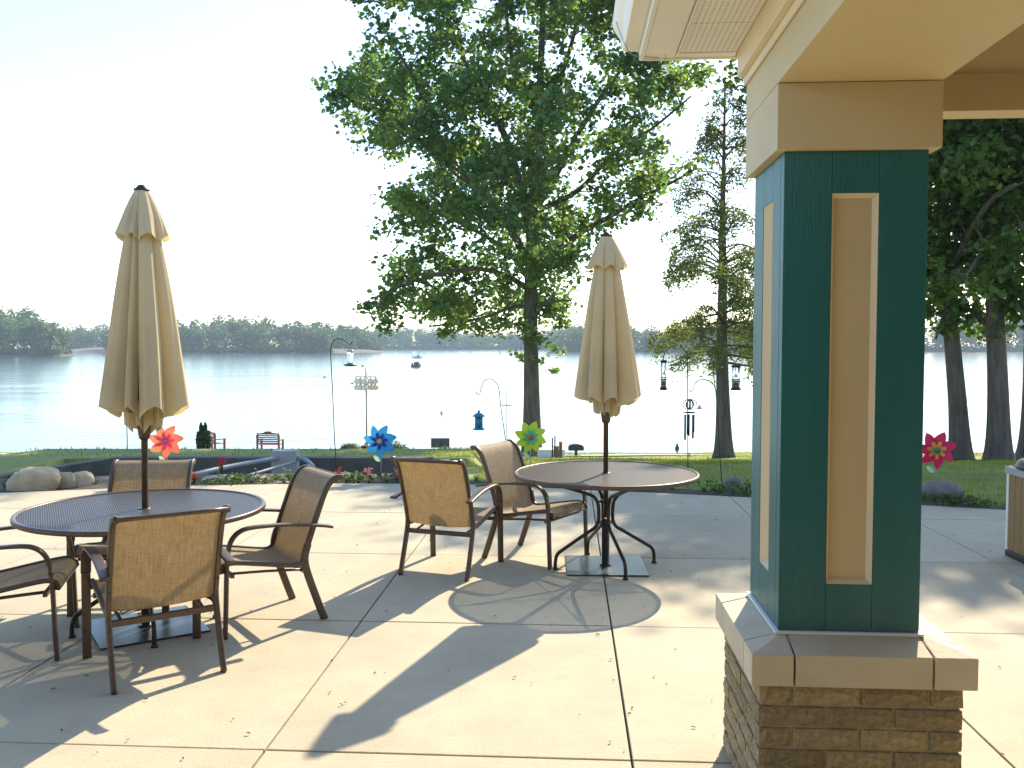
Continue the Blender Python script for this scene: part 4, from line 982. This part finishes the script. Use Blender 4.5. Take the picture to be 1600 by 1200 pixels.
# ---------------------------------------------------------------- shrubs and small evergreen
def shrub(px, Y, wpx, hpx, label, mt='leaf_shrub', n=2600, size=.07, seed=1, cone=False, name='shrub', cat='shrub'):
    b = ground_at(px, Y); k = Y/F; rx = wpx*k/2; h = hpx*k; rng = np.random.default_rng(seed); t = thing(name, label, cat, b)
    q = rng.normal(size=(n, 3)); q /= np.linalg.norm(q, axis=1)[:, None]; q *= rng.uniform(.55, 1.05, (n, 1))
    bump = 1+.12*np.sin(q[:, 0]*6+seed)*np.cos(q[:, 1]*5)+.08*np.sin(q[:, 2]*9)
    if cone:
        z = rng.uniform(0, 1, n)**.9; az = rng.uniform(0, 2*pi, n); tw = np.where(rng.uniform(size=n) < .5, -1, 1)
        rr = rx*(np.sin(np.clip(z*.93+.12, 0, 1)*pi)**.55)*rng.uniform(.75, 1.05, n); x = rr*np.cos(az); x = np.where(z > .72, x*.55+tw*rx*.32*np.clip((z-.72)*5, 0, 1), x)
        C = np.stack([x, rr*np.sin(az), z*h], axis=1)
    else: C = np.stack([q[:, 0]*rx*bump, q[:, 1]*rx*.9*bump, h*.48+q[:, 2]*h*.55*bump], axis=1)
    mb = MB()
    for i in range(9): mb.tube([(0, 0, -.05), (rx*.3*cos(i*2.2), rx*.3*sin(i*2.2), h*.35), (rx*.6*cos(i*2.2), rx*.6*sin(i*2.2), h*.75)] if not cone else [(0, 0, -.05), (.02*cos(i), .02*sin(i), h*.8)], .012, 4)
    mb.build('stem', 'bark', t); obj('foliage', leaf_mesh('foliage', C, size, seed), mt, t)
shrub(318, 38, 21, 48, 'small dark evergreen with a twin tip beside the bench', 'leaf_arbor', 4200, .09, 3, True, 'evergreen', 'evergreen')
shrub(547, 30, 38, 21, 'low round shrub behind the wall near the gourd pole', seed=4)
shrub(570, 30.5, 22, 17, 'smallest low shrub between two larger shrubs', seed=5, n=1400)
shrub(606, 30, 62, 24, 'wide low shrub behind the blue pinwheel', seed=6, n=3600)

# ---------------------------------------------------------------- bed plants
def bed_plant(px, py, Y, h, spread, kind, label, seed, n=26):
    b = PT(px, py, Y); r = random.Random(seed); t = thing('bed_plant', label, 'plant', b, r.uniform(0, 6), 'flower bed plants')
    V = []; Fc = []; tips = []
    for i in range(n):
        a = r.uniform(0, 2*pi); sp_ = spread*r.uniform(.15, 1); hh = h*r.uniform(.55, 1.0); wd = (.006 if kind == 'grass' else .016)*r.uniform(.7, 1.3); d = Vector((cos(a), sin(a), 0)); sd = Vector((-sin(a), cos(a), 0)); b0 = len(V)
        for s in (0, .35, .7, 1):
            p = d*(sp_*s**1.6)+Vector((0, 0, hh*(s-.18*s**3))); q = wd*(1-s)**.6 if s < 1 else .0008; V += [p-sd*q, p+sd*q]
        for s in range(3): Fc.append([b0+2*s, b0+2*s+1, b0+2*s+3, b0+2*s+2])
        tips.append(d*sp_*.6+Vector((0, 0, hh)))
    MB().add(V, Fc).build('foliage', 'leaf_shrub', t)
    if kind in ('flower_red', 'flower_coral', 'flower_pink'):
        pts = []
        for tp in tips[:max(4, n//3)]:
            for _ in range(14): pts.append(tp+Vector((r.gauss(0, .018), r.gauss(0, .018), r.uniform(-.10, .05) if kind == 'flower_red' else r.gauss(0, .02))))
        obj('blossom', leaf_mesh('blossom', np.array([p[:] for p in pts]), .030, seed), kind, t)
PL = [(347, 752, 11.3, .30, .05, 'flower_red', 'tall spike of crimson flowers before the thick pipe', 12), (303, 756, 11.05, .12, .09, 'flower_coral', 'low coral flowers behind the four-chair table', 22),
      (325, 757, 11.05, .12, .12, 'grass', 'short green tuft between coral and crimson flowers', 24), (452, 757, 11.3, .30, .16, 'grass', 'tall grassy clump in the bed below the concrete block', 34), (436, 757, 11.2, .22, .12, 'grass', 'thin grass clump by the low tan stone', 20),
      (528, 756, 11.2, .17, .06, 'flower_red', 'small crimson blooms at the foot of the tall hook', 10), (543, 757, 11.1, .16, .14, 'grass', 'leafy tuft right of the tall hook', 24), (577, 757, 11.1, .19, .07, 'flower_pink', 'pale pink blooms beside the blue pinwheel stake', 14),
      (604, 757, 11.1, .13, .12, 'grass', 'green tuft on the chair side of the blue pinwheel', 22), (620, 757, 11.1, .20, .07, 'flower_pink', 'pink blooms tucked behind the turned chair', 12), (365, 757, 11.1, .10, .14, 'grass', 'spreading yellow-green tuft on the flat stone', 26),
      (10, 768, 10.6, .24, .16, 'grass', 'grass clump beside the largest boulder', 34), (150, 762, 10.9, .16, .12, 'grass', 'grass tuft beside the mid-sized boulder', 22), (745, 757, 11.0, .16, .12, 'grass', 'green tuft behind the side-on chair of the two-chair table', 22),
      (838, 760, 11.0, .16, .08, 'flower_pink', 'pink blooms by the lime pinwheel', 14), (500, 757, 11.05, .12, .12, 'grass', 'short tuft behind the side-on chair', 22), (1165, 772, 10.3, .16, .14, 'grass', 'grass tuft against the green column', 24)]
where = {268: 'against the orange pinwheel stake', 392: 'by the low tan stone', 415: 'past the low tan stone', 475: 'under the short bent pipe', 488: 'beside the short bent pipe', 560: 'between the tall hook and the pink blooms', 640: 'behind the back-turned chair', 700: 'behind the gap between the two chairs', 770: 'at the foot of the leaning hook', 805: 'left of the lime pinwheel', 900: 'beyond the two-chair table', 1000: 'beyond the two-chair table edge', 1050: 'left of the straight hook', 1100: 'between the two lawn hooks', 1500: 'beside the grey boulder'}
for px, wl in where.items():
    y = edge_y(PT(px, 757, 10.8).x); PL.append((px, 756+max(0, (px-760))*.04, y+.25, random.uniform(.11, .24), random.uniform(.09, .16), 'grass', random.choice(('leafy', 'grassy', 'bushy'))+' green tuft '+wl, 30))
for i, (px, py, Y, h, sp_, kd, lab, n) in enumerate(PL): bed_plant(px, py, Y, h, sp_, kd, lab, 100+i, n)
# ground cover along the patio edge (countless)
rng = np.random.default_rng(77); n = 9000; x = rng.uniform(-4.3, 9, n); C = np.stack([x, np.array([edge_y(a) for a in x])+rng.uniform(.04, .55, n), np.abs(rng.normal(size=n))*.035+.0], axis=1)
keep = (np.sin(C[:, 0]*2.1)+np.sin(C[:, 0]*5.3+1)+rng.normal(size=n)*.6 > -.2); C = C[keep]
tag(obj('ground_cover', leaf_mesh('ground_cover', C, .045, 8), 'leaf_shrub'), 'low green ground cover along the patio edge', 'ground cover', kind='stuff')
# grass blades
def blades(n, x0, x1, y0, y1, h, wd, seed, bias=1.6):
    rng = np.random.default_rng(seed); x = rng.uniform(x0, x1, n); y = y0+(y1-y0)*rng.uniform(0, 1, n)**bias
    ok = np.array([b > edge_y(a)+.35 and not (-7.6 < a < -.5 and b < 14.6) and ((a-13.6)/4.2)**2+((b-24.2)/3.4)**2 > 1 and abs(b-(33-.09*a)) > .6 for a, b in zip(x, y)]); x, y = x[ok], y[ok]; n = len(x)
    z = np.array([lawn_z(a, b) for a, b in zip(x, y)]); az = rng.uniform(0, 2*pi, n); hh = h*rng.uniform(.5, 1.2, n); ln = rng.uniform(.1, .7, n)*hh; a2 = rng.uniform(0, 2*pi, n); W = wd*(1+(y-10)*.06)
    p0 = np.stack([x-W*np.cos(az), y-W*np.sin(az), z-.01], 1); p1 = np.stack([x+W*np.cos(az), y+W*np.sin(az), z-.01], 1); p2 = np.stack([x+ln*np.cos(a2), y+ln*np.sin(a2), z+hh], 1)
    return np.stack([p0, p1, p2], 1).reshape(-1, 3), n
V1, n1 = blades(70000, -1.5, 12, 9.6, 20, .055, .004, 1); V2, n2 = blades(50000, -22, 24, 14.5, 46, .045, .010, 2, 1.0)
tag(obj('grass', fast_mesh('grass', np.concatenate([V1, V2]), np.arange(3*(n1+n2)).reshape(-1, 3)), 'grass_blade'), 'short mown grass covering the lawn', 'grass', kind='stuff')
# leaf litter on the slabs
rng = np.random.default_rng(4); n = 420; x = rng.uniform(-4.5, 5.5, n); y = 3.2+7*rng.uniform(0, 1, n)**1.1; k = np.array([b < edge_y(a)-.1 for a, b in zip(x, y)])
C = np.stack([x, y, np.full(n, .007)], 1)[k]
tag(obj('leaf_litter', leaf_mesh('leaf_litter', C, .020, 6, up=4, aspect=.45), 'litter'), 'scattered dry leaf bits on the patio slabs', 'litter', kind='stuff')

# ================================================================ FAR SHORE
HL = HCAM-LAKE
def dist(py): return HL*F/(py-536.0)
def wood(name, label, segs, seed):
    """segs: list of (px0, px1, shoreline py, [(px, top py)...])"""
    rng = np.random.default_rng(seed); pts = []; land_v = []; land_f = []
    for px0, px1, pyb, tops in segs:
        D = dist(pyb); tx = [a for a, _ in tops]; ty = [b for _, b in tops]; k = D/F; nt_ = max(6, int((px1-px0)*k/1.15))
        for i in range(nt_):
            px = rng.uniform(px0, px1); row = rng.uniform(0, 1); d = D+4+row*45; x = (px-CX)*d/F
            ztop = HCAM+(536-np.interp(px, tx, ty))*d/F; Ht = 1.1*(ztop-LAKE)*rng.uniform(.88, 1.08)*(.66+.34*row)
            rx = rng.uniform(3.6, 6.2)*min(1.2, Ht/14); n = int(420 if D < 600 else 280)
            nsub = 9; sc = rng.normal(size=(nsub, 3)); sc /= np.linalg.norm(sc, axis=1)[:, None]; sc *= rng.uniform(.2, .58, (nsub, 1))
            q = rng.normal(size=(n, 3)); q /= np.linalg.norm(q, axis=1)[:, None]; q *= rng.uniform(.36, .52, (n, 1)); q = q+sc[rng.integers(0, nsub, n)]
            pts.append(np.stack([x+q[:, 0]*rx, d+q[:, 1]*rx, LAKE+Ht*.54+q[:, 2]*Ht*.47], 1))
        # undergrowth down to the water
        m = int((px1-px0)*k*40); px = rng.uniform(px0, px1, m); d = D+rng.uniform(0, 8, m); pts.append(np.stack([(px-CX)*d/F, d, LAKE+.3+np.abs(rng.normal(size=m))*3.6], 1))
    C = np.concatenate(pts); C = C[C[:, 2] > LAKE-.2]
    tag(obj(name, card_mesh(name, C, 1.55, seed), 'leaf_far'), label, 'wood', kind='stuff')
def land(name, px0, px1, pyb, depth, label):
    D = dist(pyb); V = []; n = 40
    for i in range(n+1):
        px = px0+(px1-px0)*i/n; f = min(1, 6*min(i, n-i)/n)
        for q, z in ((-6, -1.0), (0, .35), (depth*.4, 2.0), (depth, 3.5), (depth+30, -2)):
            d = D+q*(.3+.7*f)+3*sin(i*1.1); V.append(((px-CX)*d/F, d, LAKE+z*(.3+.7*f)))
    tag(obj(name, fast_mesh(name, V, [[5*i+k, 5*i+5+k, 5*i+6+k, 5*i+1+k] for i in range(n) for k in range(4)], True), 'mulch'), label, 'shore', kind='structure')
wood('island_wood', 'dense green wood on the nearer point across the lake', [(-420, 98, 557, [(-420, 468), (0, 469), (45, 473), (75, 490), (98, 512)]), (60, 112, 556.5, [(60, 515), (95, 522), (112, 540)])], 1)
wood('far_wood', 'hazy wooded shore across the middle of the lake', [(90, 240, 549, [(90, 508), (130, 502), (180, 505), (240, 505)]), (170, 520, 552, [(170, 506), (290, 497), (400, 492), (470, 500), (520, 506)]), (500, 596, 550.5, [(500, 504), (560, 508), (585, 522), (596, 538)])], 2)
wood('distant_wood', 'pale blue distant wooded hills at the end of the lake', [(560, 900, 546, [(560, 508), (660, 508), (720, 514), (760, 518), (820, 512), (900, 502)]), (860, 1700, 550, [(860, 515), (900, 504), (980, 500), (1020, 508), (1400, 488), (1500, 480), (1700, 478)])], 3)
land('island_shore', -430, 118, 557, 60, 'low shore of the nearer point'); land('far_shore', 80, 600, 551.5, 60, 'low far shore of the lake'); land('distant_shore', 560, 900, 546, 60, 'distant shore at the end of the lake'); land('right_shore', 860, 1720, 550, 60, 'distant shore behind the shade trees')
def lake_house(px, py, Wd, label, roofm):
    p = G(px, py, LAKE)+Vector((0, -2.5, .6)); t = thing('lake_house', label, 'house', p, random.uniform(-.3, .3), 'houses on the far shore'); h = Wd*.3; d = Wd*.35
    MB().box(-Wd/2, Wd/2, -d, d, -1.5, h).build('wall', 'boat_white', t)
    V = [(x, y, z) for x in (-Wd*.55, Wd*.55) for y, z in ((-d*1.15, h+.02), (d*1.15, h+.02), (0, h+Wd*.22))]
    MB().add(V, [[0, 1, 2], [3, 5, 4], [0, 3, 4, 1], [1, 4, 5, 2], [0, 2, 5, 3]]).build('roof', roofm, t)
    for q in (-.3, 0, .3): MB().box(q*Wd-.5, q*Wd+.5, -d-.05, -d-.002, h*.3, h*.75).build('window', 'black_plastic', t)
lake_house(335, 551.6, 6, 'small pale house among the far trees right of the umbrella', 'roof_dark')
lake_house(419, 551.6, 8, 'widest pale house low on the far shore', 'boat_dark')
lake_house(487, 551.2, 6, 'pale house on the far shore left of the tall hook', 'wood_post')
# ---- boats and water marks
def boat(px, py, L, yaw, label, dark, group='boats on the lake'):
    p = G(px, py, LAKE); t = thing('motor_boat', label, 'boat', p, yaw, group); n = 10; V = []
    for i in range(n+1):
        s = i/n; wd = L*.19*(1-max(0, (s-.45)/.55)**2.2)+.02; sh = .55+.25*s*s
        V += [(-L/2+L*s, -wd, sh), (-L/2+L*s, -wd*.7, -.1), (-L/2+L*s, wd*.7, -.1), (-L/2+L*s, wd, sh)]
    MB().add(V, [[4*i+k, 4*i+4+k, 4*i+5+k, 4*i+1+k] for i in range(n) for k in range(3)]+[[4*i, 4*i+3, 4*i+7, 4*i+4] for i in range(n)]+[[0, 1, 2, 3]]).build('hull', 'boat_dark' if dark else 'boat_white', t)
    MB().box(-L*.05, L*.12, -L*.11, L*.11, .62, 1.25).build('console', 'boat_dark', t, bevel=.05); MB().box(-L*.55, -L*.49, -.18, .18, .1, 1.05).build('outboard', 'black_plastic', t, bevel=.04)
    for sx in (-.25, .2):
        MB().lathe([(.16, .6), (.22, .8), (.2, 1.15), (.07, 1.2), (.10, 1.28), (.09, 1.42), (.0, 1.46)], 10, (L*sx, 0, 0)).build('rider', 'boat_dark', t, True)
    if not dark: MB().box(-L*.2, L*.25, -L*.12, L*.12, 1.9, 1.96).build('canopy', 'boat_dark', t)
boat(652, 559.5, 3.6, R(8), 'pale motor boat with a canopy far out on the lake', False)
boat(651, 573, 3.2, R(55), 'dark fishing boat with riders on the open lake', True)
for px, py, lab in ((690, 646, 'small buoy on the open water beside the blue feeder'), (1058, 701, 'low duck-like float near the shore by the chime')):
    p = G(px, py, LAKE); t = MB().lathe([(.0, -.1), (.10, -.05), (.13, .06), (.08, .16), (.03, .30), (.0, .32)], 10).build('buoy', 'boat_dark' if px > 900 else 'gourd_white', None, True, loc=p); tag(t, lab, 'buoy')
# flying martins round the gourd rack
bm_ = MB(); bm_.add([(-.11, 0, .04), (-.03, .03, 0), (.0, .07, 0), (.03, .03, 0), (.11, 0, .04), (.02, -.03, 0), (0, -.11, 0), (-.02, -.03, 0), (0, .0, -.02), (0, 0, .02)],
    [[0, 1, 9, 7], [1, 2, 9], [2, 3, 9], [3, 4, 5, 9], [5, 6, 9], [6, 7, 9], [0, 7, 8, 1], [1, 8, 2], [2, 8, 3], [3, 8, 5, 4], [5, 8, 6], [6, 8, 7]])
bme = fast_mesh('bird', bm_.v, bm_.f); bme.materials.append(M['bird'])
for px, py in ((507, 590), (551, 599), (567, 572)):
    o = obj('bird', bme, 'bird', None, 0, PT(px, py, 33)); o.rotation_euler = (random.uniform(-.8, .8), random.uniform(-.6, .6), random.uniform(0, 6)); tag(o, 'small dark bird flying over the water near the gourd birdhouses', 'bird', 'flying birds')

# ================================================================ HAZE
V = [(x, y, z) for z in (-7.6, 27) for y in (-95, 1560) for x in (-1560, 1560)]
hz = obj('haze', fast_mesh('haze', V, [[0, 2, 3, 1], [4, 5, 7, 6], [0, 1, 5, 4], [2, 6, 7, 3], [0, 4, 6, 2], [1, 3, 7, 5]]), None)
hm = bpy.data.materials.new('haze'); hm.use_nodes = True; n = hm.node_tree; n.nodes.remove(n.nodes['Principled BSDF'])
pv = n.nodes.new('ShaderNodeVolumePrincipled'); pv.inputs['Color'].default_value = (.72, .88, 1, 1); pv.inputs['Density'].default_value = .00036; pv.inputs['Anisotropy'].default_value = .0
n.links.new(pv.outputs[0], n.nodes['Material Output'].inputs['Volume']); hz.data.materials.append(hm)
tag(hz, 'pale summer haze over the lake', 'haze', kind='stuff')
